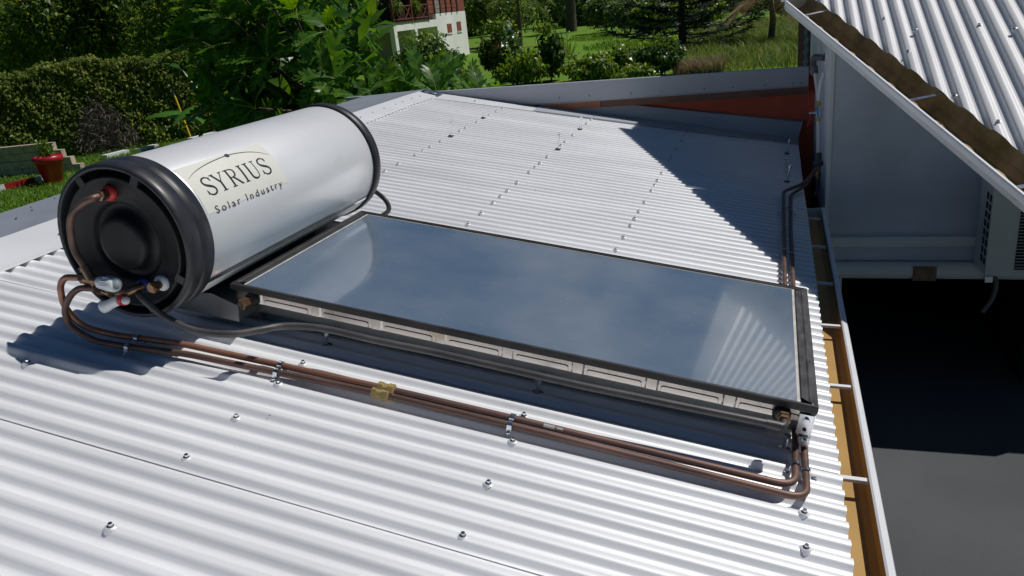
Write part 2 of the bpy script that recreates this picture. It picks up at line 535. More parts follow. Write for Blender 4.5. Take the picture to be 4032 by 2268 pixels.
# ------------------------------------------------------------------ the house whose roof we look over
house = thing('house', 'near house with white corrugated metal roof carrying the solar heater', 'house', (0, 0, 0), roof=True)
PITCH = 0.07325
AMP = 0.0098
V_CREST = -0.181
V_LAP0 = -0.727
COVER = PITCH * 10
def prof(a):
    """rolled sheet profile: rounded crests and troughs, steep flanks"""
    return math.tanh(2.1 * math.cos(a)) / math.tanh(2.1)
def wave(v):
    return AMP * prof(2 * math.pi * (v - V_CREST) / PITCH)
U1 = 2.105
def roof_sheet(k):
    v0 = V_LAP0 + COVER * k
    v1 = v0 + COVER + PITCH * 0.55
    U0 = -1.24 if k < 1 else (-1.30 if k < 4 else -1.40)
    ns = 12
    cnt = int(round((v1 - v0) / PITCH * ns))
    us = np.concatenate([np.linspace(U0, U1 - 0.03, 9), [U1]])
    ph = rng.uniform(0, 6.28, 4)
    rows = []
    for uu in us:
        row = []
        for j in range(cnt + 1):
            v = v0 + (v1 - v0) * j / cnt
            w = wave(v)
            lift = 0.0042 * max(0, 1 - (v - v0) / (PITCH * 1.2)) + 0.0008 * math.sin(uu * 3.1 + ph[0]) * max(0, 1 - (v - v0) / (PITCH * 2))
            w += lift + 0.0005 * math.sin(uu * 2.3 + v * 5 + ph[1])
            row.append((uu + (0.002 * math.sin(ph[2]) if uu > 2 else 0), v + 0.0006 * math.sin(uu * 1.7 + ph[3]), w))
        rows.append(row)
    b = MB().grid(rows, 0, True)
    # underside, 1.2 mm lower
    b.grid([[(x, y, z - 0.0012) for (x, y, z) in r] for r in rows], 0, True, flip=True)
    # cut ends
    for r in (rows[0], rows[-1]):
        b.grid([r, [(x, y, z - 0.0012) for (x, y, z) in r]], 0, False)
    b.grid([[r[0] for r in rows], [(r[0][0], r[0][1], r[0][2] - 0.0012) for r in rows]], 0, False)
    return b.build('roof_sheet', M['roof'], house)
for k in range(-3, 8):
    roof_sheet(k)

# ridge cap: near flank, bright drip edge, far flank
LOW = [(-1.115, -3.2), (-1.12, 0.0), (-1.18, 1.2), (-1.30, 3.0), (-1.375, 4.6), (-1.36, 5.12)]
TOP = [(-1.36, -3.2), (-1.362, 0.3), (-1.42, 1.6), (-1.52, 3.4), (-1.545, 4.8), (-1.54, 5.25)]
rc = MB()
rc.grid([[(a, v, 0.030) for a, v in LOW], [(a, v, 0.050) for a, v in TOP]], 0, False)
rc.grid([[(a, v, 0.030) for a, v in LOW], [(a + 0.003, v, 0.012) for a, v in LOW]], 0, False, flip=True)
rc.grid([[(a + 0.003, v, 0.012) for a, v in LOW], [(a - 0.012, v, 0.011) for a, v in LOW]], 0, False, flip=True)
cap_o = rc.build('ridge_cap', M['flash'], house)
# the flat grey covering beyond the ridge falls away to the left
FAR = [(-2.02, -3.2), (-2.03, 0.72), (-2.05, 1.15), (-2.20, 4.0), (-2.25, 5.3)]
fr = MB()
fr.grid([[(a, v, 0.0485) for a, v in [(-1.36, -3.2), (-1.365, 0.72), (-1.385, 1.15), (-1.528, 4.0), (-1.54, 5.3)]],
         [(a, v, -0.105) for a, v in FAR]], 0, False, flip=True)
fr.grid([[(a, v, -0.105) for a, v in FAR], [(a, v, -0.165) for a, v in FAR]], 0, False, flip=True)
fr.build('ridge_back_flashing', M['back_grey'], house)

# verge flashing along the far edge of the roof
vf = MB()
vf.add([(-1.5, 5.02, 0.016), (-0.30, 5.04, 0.016), (-0.30, 5.24, 0.024), (-1.56, 5.26, 0.03)], [(0, 1, 2, 3)])
vf.add([(-1.5, 5.02, 0.016), (-0.30, 5.04, 0.016), (-0.30, 5.038, 0.006), (-1.5, 5.018, 0.006)], [(3, 2, 1, 0)])
vf.build('verge_flashing', M['flash'], house)
# strip of aluminium tape sealing the ridge end
rows = []
for i in range(6):
    rows.append([(-1.53 + 0.20 * i / 5, 5.10 + 0.15 * j / 5 + random.uniform(-.006, .006), 0.056 + random.uniform(-.006, .008) - 0.016 * i / 5) for j in range(6)])
MB().grid(rows, 0, False).build('sealing_tape', M['galv'], house)
vf = MB()
vf.add([(-0.33, 5.045, 0.020), (2.105, 5.09, 0.020), (2.105, 5.30, 0.030), (-0.33, 5.30, 0.030)], [(0, 1, 2, 3)])
vf.add([(-0.33, 5.045, 0.020), (2.105, 5.09, 0.020), (2.105, 5.088, 0.008), (-0.33, 5.043, 0.008)], [(3, 2, 1, 0)])
vf.add([(-0.33, 5.30, 0.030), (2.105, 5.30, 0.030), (2.112, 5.33, 0.172), (-0.33, 5.33, 0.120)], [(0, 1, 2, 3)])
vf.add([(-0.33, 5.33, 0.120), (2.112, 5.33, 0.172), (2.112, 5.39, 0.176), (-0.33, 5.39, 0.124)], [(0, 1, 2, 3)])
vf.build('upstand_flashing', M['flash_grey'], house)

# gutter along the eave (level, so built in world coordinates under its own part origin)
def W2R(p):
    """world -> roof coordinates"""
    x, y, z = p
    return (x * CS - z * SN, y, x * SN + z * CS + ROOF_DROP)
gz = -0.598
GP_BACK = [(1.995, gz - 0.008), (2.003, gz - 0.05), (2.036, gz - 0.062)]
GP_FRONT = [(2.036, gz - 0.062), (2.042, gz - 0.068), (2.088, gz - 0.070), (2.108, gz - 0.055), (2.116, gz - 0.012)]
GP_LIP = [(2.116, gz - 0.012), (2.112, gz - 0.001), (2.118, gz + 0.003), (2.133, gz + 0.003), (2.136, gz - 0.004), (2.136, gz - 0.085), (2.118, gz - 0.128), (2.0, gz - 0.13)]
def gutter_run(prof, mname, pname):
    b = MB()
    vs = np.linspace(-3.2, 3.065, 14)
    b.grid([[W2R((x + 0.0042 * (v - 0.2), v, z)) for v in vs] for (x, z) in prof], 0, False)
    return b.build(pname, M[mname], house)
gut = gutter_run(GP_FRONT, 'ochre', 'gutter')
gutter_run(GP_BACK, 'ochre_back', 'gutter_back')
gutter_run(GP_LIP, 'lip', 'gutter_lip')
b = MB()
b.add([W2R(p) for p in [(2.005, 3.065, gz), (2.145, 3.065, gz + 0.003), (2.145, 3.065, gz - 0.08), (2.12, 3.065, gz - 0.13), (2.005, 3.065, gz - 0.13)]], [(0, 1, 2, 3, 4)])
b.add([W2R(p) for p in [(2.005, 3.07, gz), (2.145, 3.07, gz + 0.003), (2.145, 3.07, gz - 0.08), (2.12, 3.07, gz - 0.13), (2.005, 3.07, gz - 0.13)]], [(4, 3, 2, 1, 0)])
b.build('gutter_end_plate', M['flash'], house)
for v in (-0.56, 0.02, 0.615, 1.175, 1.70, 2.29, 2.86):
    b = MB()
    b.bar(W2R((2.008, v, gz - 0.006)), W2R((2.113, v, gz - 0.012)), 0.017, 0.005)
    b.bar(W2R((2.008, v - 0.0085, gz - 0.009)), W2R((2.113, v - 0.0085, gz - 0.015)), 0.002, 0.01)
    b.build('gutter_strap', M['lip'], house)
# walls under the roof
b = MB()
wl_ = [(-2.3, -5.0), (1.9, -5.0), (1.9, 5.3), (-2.3, 5.3)]
b.add([W2R((-2.15, -4.5, -1.98)), W2R((1.86, -4.5, -1.98)), W2R((1.86, 5.26, -1.98)), W2R((-2.15, 5.26, -1.98)),
       W2R((-2.15, -4.5, -0.08)), W2R((1.86, -4.5, -0.62)), W2R((1.86, 5.26, -0.62)), W2R((-2.15, 5.26, -0.08))],
      [(0, 1, 5, 4), (1, 2, 6, 5), (2, 3, 7, 6), (3, 0, 4, 7)])
b.build('wall', M['trim'], house)

# roof screws: teardrop saddle washer, cup and hexagonal head
def screw_mesh():
    b = MB()
    n = 14
    ring, ring2 = [], []
    for i in range(n):
        a = 2 * math.pi * i / n
        # a drop with its point downhill-left as on the photo
        rr = 0.0150 * (1 + 0.28 * max(0, math.cos(a - math.radians(252))) ** 4)
        x, y = rr * math.cos(a), rr * math.sin(a)
        ring.append((x, y, AMP * (prof(2 * math.pi * y / PITCH) - 1) + 0.0007))
        ring2.append((x * .62, y * .62, 0.0038))
    b.add(ring + ring2, [(i, (i + 1) % n, n + (i + 1) % n, n + i) for i in range(n)], 0, False)
    b.add(ring2, [tuple(range(n))], 0, False)
    b.lathe([(0.0082, 0.004), (0.0082, 0.0064), (0.006, 0.007)], (0, 0, 0), (0, 0, 1), 12, 1)
    b.lathe([(0.0062, 0.0068), (0.0062, 0.0125), (0.005, 0.0135)], (0, 0, 0), (0, 0, 1), 6, 2, smooth=False)
    return b.mesh('roof_screw', [M['flash'], M['grey_plastic'], M['galv']])
SCREW = screw_mesh()
def crest(v):
    return V_CREST + round((v - V_CREST) / PITCH) * PITCH
VS_FAR = [1.55, 1.78, 2.0, 2.16, 2.32, 2.56, 2.79, 2.96, 3.12, 3.37, 3.76, 3.95, 4.18, 4.59, 4.78, 5.0]
spots = [(-0.43, -0.48), (0.38, -1.0), (0.36, -0.71), (0.36, -0.49), (0.36, -0.28), (0.36, -0.12), (1.16, -0.49), (1.17, -0.71),
         (1.16, -0.27), (1.15, -0.11), (1.99, -0.28), (1.99, -0.42), (1.15, 0.03), (0.36, 0.03), (-0.42, -0.28), (1.99, -0.71), (1.17, -1.0), (1.99, -1.0),
         (0.36, 0.2), (1.15, 0.2), (1.15, 0.45), (0.36, 0.45), (1.98, 0.1), (1.98, 1.2), (-0.44, -0.8)]
spots += [(-0.53 - 0.035 * (v - 2.3), v) for v in VS_FAR[4:]]
spots += [(0.325 - 0.022 * (v - 1.5), v) for v in VS_FAR]
spots += [(1.13, v) for v in VS_FAR]
spots += [(1.99, v) for v in (4.39, 4.2, 4.05, 3.9, 2.9, 2.3)]
for (u_, v_) in spots:
    vc = crest(v_)
    inst('roof_screw', SCREW, house, (u_, vc, AMP + 0.0008), (0, 0, random.uniform(-0.25, 0.25)))
# plain screws on the ridge cap and flashings
b = MB()
b.lathe([(0.0085, 0.0), (0.0085, 0.002), (0.006, 0.003)], (0, 0, 0), (0, 0, 1), 10, 0)
b.lathe([(0.0055, 0.002), (0.0055, 0.008), (0.0045, 0.009)], (0, 0, 0), (0, 0, 1), 6, 1, smooth=False)
PSCREW = b.mesh('flashing_screw', [M['black_rubber'], M['screw']])
for v_ in (-0.25, 0.42, 3.62, 3.86, 4.1, 4.35, 4.52, 4.72, 4.9):
    u_ = np.interp(v_, [p[1] for p in LOW], [p[0] for p in LOW]) - 0.075
    inst('flashing_screw', PSCREW, house, (u_, v_, 0.036))
for (u_, v_) in [(-1.62, 0.35), (-1.70, 0.62), (-1.80, 0.80), (-1.75, 1.0), (-1.93, 0.55), (-1.90, 0.88), (-1.95, 1.08), (-1.88, 0.20)]:
    inst('flashing_screw', PSCREW, house, (u_, v_, 0.0485 - (-1.37 - u_) * 0.236))
for i, u_ in enumerate((0.0, 0.35, 0.66, 0.95, 1.2, 1.45, 1.72, 1.98)):
    inst('flashing_screw', PSCREW, house, (u_, 5.318, 0.10), (math.radians(90), 0, 0))
for (u_, v_) in [(-0.95, 5.12), (0.25, 5.13), (1.05, 5.13), (1.9, 5.14)]:
    inst('flashing_screw', PSCREW, house, (u_, v_, 0.024))
# threaded studs left standing proud of the sheet
def stud_mesh():
    b = MB()
    b.tube([(0, 0, 0), (0.0, 0, 0.125)], 0.006, 8, 0)
    b.lathe([(0.012, 0.100), (0.012, 0.110)], (0, 0, 0), (0, 0, 1), 6, 0, smooth=False)
    b.lathe([(0.022, 0.0), (0.022, 0.004), (0.012, 0.008)], (0, 0, 0), (0, 0, 1), 12, 1)
    b.lathe([(0.012, 0.006), (0.012, 0.016)], (0, 0, 0), (0, 0, 1), 6, 0, smooth=False)
    return b.mesh('threaded_stud', [M['galv'], M['black_rubber']])
STUD = stud_mesh()
for (u_, v_) in [(-0.57, 3.59), (-0.61, 4.47), (0.29, 3.6), (0.26, 4.51), (2.0, 4.63), (1.99, 3.66)]:
    inst('threaded_stud', STUD, house, (u_, crest(v_), AMP), (random.uniform(-.05, .05), random.uniform(-.05, .05), 0))
# ------------------------------------------------------------------ the hot water tank
TU, TW, TR, TV0, TV1 = -0.22, 0.383, 0.263, -0.235, 1.10
tank = thing('water_tank', 'white cylindrical solar hot water tank with black end caps', 'tank', (TU, 0.4, 0.0), roof=True)
AX = (0, 1, 0)
def tp(a, v, r=TR):
    return (TU + r * math.cos(a), v, TW + r * math.sin(a))
b = MB()
b.lathe([(TR - 0.006, TV0 + 0.10), (TR - 0.003, TV0 + 0.105), (TR - 0.003, TV1 - 0.06), (TR - 0.006, TV1 - 0.055)], (TU, 0, TW), AX, 96, 0)
body = b.build('tank_body', M['tank'], tank)
# seam strip along the bottom of the jacket
b = MB()
b.grid([[tp(math.radians(a), v, TR + 0.001) for v in (TV0 + 0.11, TV1 - 0.065)] for a in (-33, -31, -29)], 0, True)
b.build('seam', M['galv'], body)
# near cap: outer rim with a seam groove, deep slot, disc with stepped recess and central hub
b = MB()
b.lathe([(TR - 0.02, TV0 + 0.118), (TR + 0.0035, TV0 + 0.118), (TR + 0.004, TV0 + 0.066), (TR + 0.0018, TV0 + 0.064), (TR + 0.0018, TV0 + 0.060), (TR + 0.004, TV0 + 0.058),
         (TR + 0.003, TV0 + 0.016), (TR - 0.001, TV0 + 0.004), (TR - 0.006, TV0), (TR - 0.014, TV0), (TR - 0.017, TV0 + 0.004), (TR - 0.019, TV0 + 0.07)], (TU, 0, TW), AX, 96, 0)
ncap = b.build('end_cap', M['cap'], tank)
b = MB()
b.lathe([(0.246, TV0 + 0.07), (0.224, TV0 + 0.068), (0.223, TV0 + 0.010), (0.220, TV0 + 0.005), (0.214, TV0 + 0.005), (0.210, TV0 + 0.010), (0.172, TV0 + 0.012), (0.166, TV0 + 0.018), (0.142, TV0 + 0.020),
         (0.132, TV0 + 0.026), (0.128, TV0 + 0.040), (0.120, TV0 + 0.042), (0.098, TV0 + 0.040), (0.093, TV0 + 0.020), (0.090, TV0 + 0.004), (0.084, TV0 - 0.003), (0.070, TV0 - 0.005), (0.0, TV0 - 0.006)], (TU, 0, TW), AX, 96, 0)
b.build('cap_disc', M['cap_in'], ncap)
for ang in (127, 71, -22, 215, 292):
    a = math.radians(ang)
    c, s_ = math.cos(a), math.sin(a)
    b = MB()
    p = [(TU + c * r - s_ * t, v, TW + s_ * r + c * t) for v in (TV0 + 0.004, TV0 + 0.03) for r, t in ((0.212, -0.014), (0.250, -0.014), (0.250, 0.014), (0.212, 0.014))]
    b.add(p, [(0, 1, 2, 3), (7, 6, 5, 4), (0, 4, 5, 1), (1, 5, 6, 2), (2, 6, 7, 3), (3, 7, 4, 0)])
    b.build('cap_tab', M['cap'], ncap)
b = MB()
b.lathe([(TR - 0.02, TV1 - 0.066), (TR + 0.005, TV1 - 0.066), (TR + 0.006, TV1 - 0.01), (TR - 0.002, TV1 + 0.002), (TR - 0.03, TV1 + 0.006), (0.0, TV1 + 0.006)], (TU, 0, TW), AX, 96, 0)
fcap = b.build('end_cap', M['cap'], tank)
tag(fcap, 'black far end cap of the tank')

# sticker with its print, bent round the jacket
LA0, LA1, LV0, LV1 = math.radians(23.0), math.radians(63.7), -0.102, 0.366
b = MB()
b.grid([[tp(LA0 + (LA1 - LA0) * i / 24, LV0 + (LV1 - LV0) * j / 6, TR - 0.0022) for j in range(7)] for i in range(25)], 0, True)
sticker = b.build('sticker', M['sticker'], tank)
tag(sticker, 'cream maker sticker reading SYRIUS Solar Industry')
INKR = TR - 0.0012
def lab(x, y):
    """label coordinates: x along the tank in metres, y up round the jacket in metres above the 35 degree line"""
    return tp(math.radians(35.0) + y / TR, x, INKR)
def stroke(b, pts, ws, m=0):
    """flat stroke of varying width drawn on the jacket"""
    pts = [Vector((p[0], p[1], 0)) for p in pts]
    L, R = [], []
    for i, p in enumerate(pts):
        if i == 0: t = pts[1] - pts[0]
        elif i == len(pts) - 1: t = pts[-1] - pts[-2]
        else: t = pts[i + 1] - pts[i - 1]
        t.normalize()
        nrm = Vector((-t.y, t.x, 0)) * ws[i] * .5
        L.append(lab(*(p + nrm)[:2])); R.append(lab(*(p - nrm)[:2]))
    b.grid([L, R], m, False)
def poly_curve(ctrl, n=8):
    return [(p.x, p.y) for p in smooth_path([(x, y, 0) for x, y in ctrl], n)]
def seg(a, c, n=6):
    return [(a[0] + (c[0] - a[0]) * i / n, a[1] + (c[1] - a[1]) * i / n) for i in range(n + 1)]
H = 0.066
def letter(b, ch, x0, w):
    def T(pts): return [(x0 + x * w, y * H) for x, y in pts]
    thick, thin = 0.0085, 0.0036
    def line(a, c, wd, n=6):
        q = T(seg(a, c, n)); stroke(b, q, [wd] * len(q))
    def serif(x, y, half=0.2):
        line((x - half, y), (x + half, y), 0.0032, 2)
    if ch == 'S':
        c = poly_curve(T([(0.90, 0.76), (0.82, 0.92), (0.55, 1.0), (0.24, 0.93), (0.12, 0.76), (0.24, 0.60), (0.52, 0.49), (0.80, 0.38), (0.92, 0.22), (0.80, 0.06), (0.48, -0.01), (0.18, 0.07), (0.07, 0.26)]), 5)
        n = len(c)
        stroke(b, c, [thin + (thick - thin) * max(0, 1 - abs(i / (n - 1) - 0.5) * 2.4) + 0.0008 for i in range(n)])
        line((0.90, 0.72), (0.93, 0.95), 0.003, 2); line((0.07, 0.30), (0.05, 0.05), 0.003, 2)
    elif ch == 'Y':
        line((0.13, 1.0), (0.52, 0.46), thick * .95); line((0.90, 1.0), (0.52, 0.46), thin)
        line((0.52, 0.48), (0.52, 0.0), thick); serif(0.14, 1.0, .17); serif(0.89, 1.0, .15); serif(0.52, 0.0, .2)
    elif ch == 'R':
        line((0.22, 1.0), (0.22, 0.0), thick); serif(0.2, 0.0, .2); serif(0.16, 1.0, .14)
        c = poly_curve(T([(0.2, 0.985), (0.5, 0.985), (0.74, 0.92), (0.80, 0.76), (0.72, 0.58), (0.48, 0.51), (0.24, 0.51)]), 5)
        n = len(c); stroke(b, c, [thin + (thick * .9 - thin) * max(0, 1 - abs(i / (n - 1) - 0.52) * 3) for i in range(n)])
        line((0.48, 0.51), (0.93, 0.02), thick * .9); line((0.88, 0.01), (1.04, 0.01), 0.0032, 2)
    elif ch == 'I':
        line((0.5, 1.0), (0.5, 0.0), thick); serif(0.5, 1.0, .26); serif(0.5, 0.0, .26)
    elif ch == 'U':
        c = T(seg((0.2, 1.0), (0.2, 0.34), 5)) + poly_curve(T([(0.2, 0.32), (0.26, 0.10), (0.52, 0.0), (0.78, 0.10), (0.84, 0.34)]), 4) + T(seg((0.84, 0.36), (0.84, 1.0), 5))
        n = len(c); stroke(b, c, [thick if i < n * 0.36 else (thick + (thin - thick) * min(1, (i / n - 0.36) * 4)) for i in range(n)])
        serif(0.2, 1.0, .2); serif(0.84, 1.0, .16)
b = MB()
for ch, x0, w in (('S', -0.052, 0.050), ('Y', 0.004, 0.058), ('R', 0.074, 0.060), ('I', 0.139, 0.042), ('U', 0.184, 0.062), ('S', 0.259, 0.052)):
    letter(b, ch, x0, w)
b.build('lettering', M['ink'], sticker)
# orbit arc with its planet
b = MB()
c = poly_curve([(-0.086, 0.078), (-0.03, 0.098), (0.05, 0.113), (0.163, 0.121), (0.25, 0.112), (0.31, 0.094), (0.357, 0.068)], 6)
n = len(c)
stroke(b, c, [0.0008 + 0.0022 * math.sin(math.pi * min(1, max(0, i / (n - 1)))) for i in range(n)])
b.build('orbit_arc', M['ink'], sticker)
b = MB()
ring = []
for i in range(18):
    a = 2 * math.pi * i / 18
    q = lab(0.165 + 0.011 * math.cos(a), 0.1205 + 0.0085 * math.sin(a)); ring.append(q)
cc = Vector((TU, 0.165, TW)); ring = [tuple(Vector(p) + (Vector(p) - Vector((TU, p[1], TW))).normalized() * 0.0006) for p in ring]
b.add(ring, [tuple(range(18))]); b.build('orbit_planet', M['ink_blue'], sticker)
# small sans line under it
fc = bpy.data.curves.new('small_print', 'FONT')
fc.body = 'Solar Industry'; fc.size = 1.0; fc.space_character = 1.42; fc.resolution_u = 3
fo = bpy.data.objects.new('small_print_source', fc); COL.objects.link(fo)
bpy.context.view_layer.update()
me0 = bpy.data.meshes.new_from_object(fo.evaluated_get(bpy.context.evaluated_depsgraph_get()))
tv = [tuple(q.co) for q in me0.vertices]
x0 = min(p[0] for p in tv); x1 = max(p[0] for p in tv)
hcap = 0.70
b = MB()
b.add([lab(-0.060 + (p[0] - x0) / (x1 - x0) * 0.386, -0.062 + p[1] / hcap * 0.0255) for p in tv], [tuple(q.vertices) for q in me0.polygons])
b.build('small_print', M['ink'], sticker)
bpy.data.objects.remove(fo); bpy.data.meshes.remove(me0); bpy.data.curves.remove(fc)

# collars of the four connections on the near cap
def collar(u_, w_, m, r=0.027):
    b = MB()
    b.lathe([(r, 0.0), (r, 0.008), (r * .8, 0.016), (r * .55, 0.017)], (u_, TV0 + 0.012, w_), (0, -1, 0), 24, 0)
    return b.build('connection_collar', M[m], ncap)
tag(collar(-0.25, 0.548, 'red_plastic'), 'red hot-outlet collar')
tag(collar(-0.155, 0.247, 'blue_plastic'), 'blue cold-inlet collar')
tag(collar(-0.083, 0.268, 'white_plastic'), 'white collar')
b = MB()
b.tube([(-0.083, TV0, 0.268), (-0.083, TV0 - 0.045, 0.268)], 0.014, 12, 0)
b.lathe([(0.019, 0.02), (0.019, 0.04)], (-0.083, TV0, 0.268), (0, -1, 0), 6, 0, smooth=False)
b.build('plug', M['bronze'], ncap)
b = MB()
b.lathe([(0.017, 0.0), (0.017, 0.03), (0.012, 0.034)], (-0.25, TV0 - 0.005, 0.548), (0, -1, 0), 6, 0, smooth=False)
b.build('union_nut', M['bronze'], ncap)
b = MB()
b.tube(fillet([(-0.25, TV0 - 0.02, 0.548), (-0.25, TV0 - 0.062, 0.548), (-0.275, -0.30, 0.536), (-0.352, -0.30, 0.476), (-0.357, -0.30, 0.362), (-0.315, -0.30, 0.300)], 0.045, 7), 0.0115, 12, 0)
b.build('hot_outlet_pipe', M['copper'], tank)
# mixing valve with white handle and the outlet towards the roof pipes
b = MB()
b.tube([(-0.318, -0.30, 0.305), (-0.298, -0.305, 0.278), (-0.275, -0.305, 0.255)], 0.0155, 12, 0)
b.tube([(-0.335, -0.30, 0.264), (-0.24, -0.31, 0.273)], 0.0165, 12, 0)
b.lathe([(0.019, 0), (0.019, 0.018)], (-0.338, -0.30, 0.264), (1, -0.05, 0.05), 6, 0, smooth=False)
vb = b.build('mixing_valve', M['bronze'], tank)
b = MB()
b.lathe([(0.016, 0.0), (0.0215, 0.006), (0.0225, 0.03), (0.0245, 0.07), (0.022, 0.078), (0.012, 0.080), (0.011, 0.077), (0.0, 0.077)], (-0.252, -0.315, 0.272), (1, -0.12, 0.10), 24, 0)
for k in range(10):
    a = 2 * math.pi * k / 10
    dx = Vector((1, -0.12, 0.10)).normalized(); ax_ = dx.cross(Vector((0, 0, 1))).normalized(); ay_ = dx.cross(ax_)
    o_ = Vector((-0.252, -0.315, 0.272)) + (ax_ * math.cos(a) + ay_ * math.sin(a)) * 0.0232
    b.bar(o_ + dx * 0.03, o_ + dx * 0.062, 0.003, 0.003)
b.build('valve_handle', M['white_plastic'], vb)
b = MB()
b.tube([(-0.278, -0.30, 0.236), (-0.215, -0.302, 0.232), (-0.165, -0.295, 0.245), (-0.155, TV0, 0.247)], 0.0135, 12, 0)
b.lathe([(0.018, 0), (0.018, 0.022)], (-0.278, -0.30, 0.236), (1, 0, -0.05), 6, 0, smooth=False)
b.lathe([(0.017, 0), (0.017, 0.02)], (-0.222, -0.302, 0.232), (1, 0, 0), 6, 0, smooth=False)
tb = b.build('safety_group_body', M['brass'], tank)
tb.data.materials[0] = M['bronze']
b = MB()
b.lathe([(0.013, 0.0), (0.0165, 0.004), (0.0165, 0.026)], (-0.178, -0.315, 0.222), (0.92, -0.2, 0.22), 20, 0)
b.lathe([(0.0125, 0.026), (0.0125, 0.036), (0.0, 0.037)], (-0.178, -0.315, 0.222), (0.92, -0.2, 0.22), 16, 1)
b.build('relief_knob', [M['red_plastic'], M['white_plastic']], tb)
b = MB()
b.lathe([(0.012, 0.0), (0.0165, 0.012), (0.0165, 0.04), (0.0195, 0.055), (0.0195, 0.072), (0.0125, 0.074), (0.0125, 0.06), (0.0, 0.06)], (-0.182, -0.312, 0.222), (-0.80, -0.15, -0.48), 20, 0)
b.build('drain_funnel', M['white_plastic'], tb)

# cradle under the tank: two folded steel saddles on a long base tray
b = MB()
b.box(-0.215, 0.045, -0.02, 1.02, 0.105, 0.109)
b.box(0.045, 0.049, -0.02, 1.02, 0.065, 0.135)
b.box(-0.215, -0.211, -0.02, 1.02, 0.065, 0.135)
b.add([(-0.215, -0.021, 0.065), (0.047, -0.021, 0.065), (0.047, -0.021, 0.128), (-0.06, -0.021, 0.155), (-0.215, -0.021, 0.128)], [(0, 1, 2, 3, 4)])
b.build('cradle_tray', M['rail'], tank)
for v in (0.12, 0.86):
    b = MB()
    b.box(-0.36, 0.04, v, v + 0.05, 0.012, 0.09)
    b.box(-0.42, -0.30, v, v + 0.05, 0.09, 0.15)
    b.build('cradle_saddle', M['rail'], tank)

# ------------------------------------------------------------------ the collector
CL, CWD = 2.0, 0.98
col_ = thing('solar_collector', 'flat glass solar collector panel in black frame on the roof', 'solar panel', (1.0, 0.49, 0.0), roof=True)
col_.location = RP(0.9955, 0.517, -0.012); col_.scale = (1.0075, 1.012, 1.0)
ZT = ROOF_DROP
def bar_profile(name, a0, a1, along, mname='black_frame'):
    pass
# frame bars: a rounded ledge above the glass, mitred at the corners
def frame_bar(p0, p1, inn, wd, mname):
    """bar from p0 to p1 on the outer edge, inn = unit vector inwards"""
    p0 = Vector((*p0, 0)); p1 = Vector((*p1, 0)); inn = Vector((*inn, 0))
    t = (p1 - p0).normalized()
    prof_ = [(0.0, -0.022), (0.0, -0.003), (0.003, 0.0), (wd * .45, 0.001), (wd * .55, -0.0015), (wd - 0.004, -0.002), (wd, -0.006), (wd, -0.014), (0.012, -0.022)]
    rows = []
    for (d, h) in prof_:
        rows.append([tuple(p0 + inn * d + t * d + Vector((0, 0, ZT + h))), tuple(p1 + inn * d - t * d + Vector((0, 0, ZT + h)))])
    return MB().grid(rows, 0, False).build('frame_bar', M[mname], col_)
fb = 0.021
frame_bar((0, 0), (CL, 0), (0, 1), fb, 'black_frame')
frame_bar((CL, 0), (CL, CWD), (-1, 0), 0.05, 'frame_worn')
frame_bar((CL, CWD), (0, CWD), (0, -1), fb, 'black_frame')
frame_bar((0, CWD), (0, 0), (1, 0), 0.04, 'black_frame')
gx0, gx1, gy0, gy1 = 0.038, CL - 0.048, fb - 0.002, CWD - fb + 0.002
gl = MB().box(gx0, gx1, gy0, gy1, ZT - 0.0115, ZT - 0.0075)
glass = gl.build('glass_pane', M['glass'], col_)
b = MB()
zz = ZT - 0.0068
def strip(x0, x1, y0, y1):
    b.add([(x0, y0, zz), (x1, y0, zz), (x1, y1, zz), (x0, y1, zz)], [(0, 1, 2, 3)])
strip(gx0 + 0.002, gx0 + 0.009, gy0, gy1); strip(gx1 - 0.011, gx1 - 0.002, gy0, gy1)
strip(gx0, gx1, gy1 - 0.006, gy1 - 0.001)
b.build('pane_seal', M['seal'], glass)
# tray: smooth walls with raised ribs and a pressed lower step
b = MB()
b.box(0.012, CL - 0.012, 0.016, CWD - 0.016, ZT - 0.066, ZT - 0.021)
tray = b.build('tray', M['tray'], col_)
N = 8
for k in range(N):
    x0 = 0.10 + k * 0.236
    b = MB()
    b.prism([(x0 - 0.022, 0.0165), (x0 - 0.016, 0.0105), (x0 + 0.016, 0.0105), (x0 + 0.022, 0.0165)], 2, ZT - 0.064, ZT - 0.0215)
    b.build('rib', M['tray'], tray)
    xa, xb = x0 + 0.028, x0 + 0.236 - 0.030
    if xb > CL - 0.02: continue
    b = MB()
    r_ = 0.009
    zt, zb = ZT - 0.044, ZT - 0.065
    pl_ = [(xa, zb), (xb, zb), (xb, zt - r_)] + [(xb - r_ + r_ * math.cos(t), zt - r_ + r_ * math.sin(t)) for t in (0.5, 1.0)] + [(xb - r_, zt), (xa + r_, zt)] + [(xa + r_ - r_ * math.sin(t), zt - r_ + r_ * math.cos(t)) for t in (0.5, 1.0)] + [(xa, zt - r_)]
    n = len(pl_)
    inset = [(x + (0.002 if x < (xa + xb) / 2 else -0.002), z - (0.0025 if z > (zt + zb) / 2 else -0.001)) for x, z in pl_]
    b.add([(x, 0.0158, z) for x, z in pl_] + [(x, 0.0128, z) for x, z in inset], [(i, (i + 1) % n, n + (i + 1) % n, n + i) for i in range(n)] + [tuple(range(n, 2 * n))])
    b.build('pressed_step', M['tray'], tray)
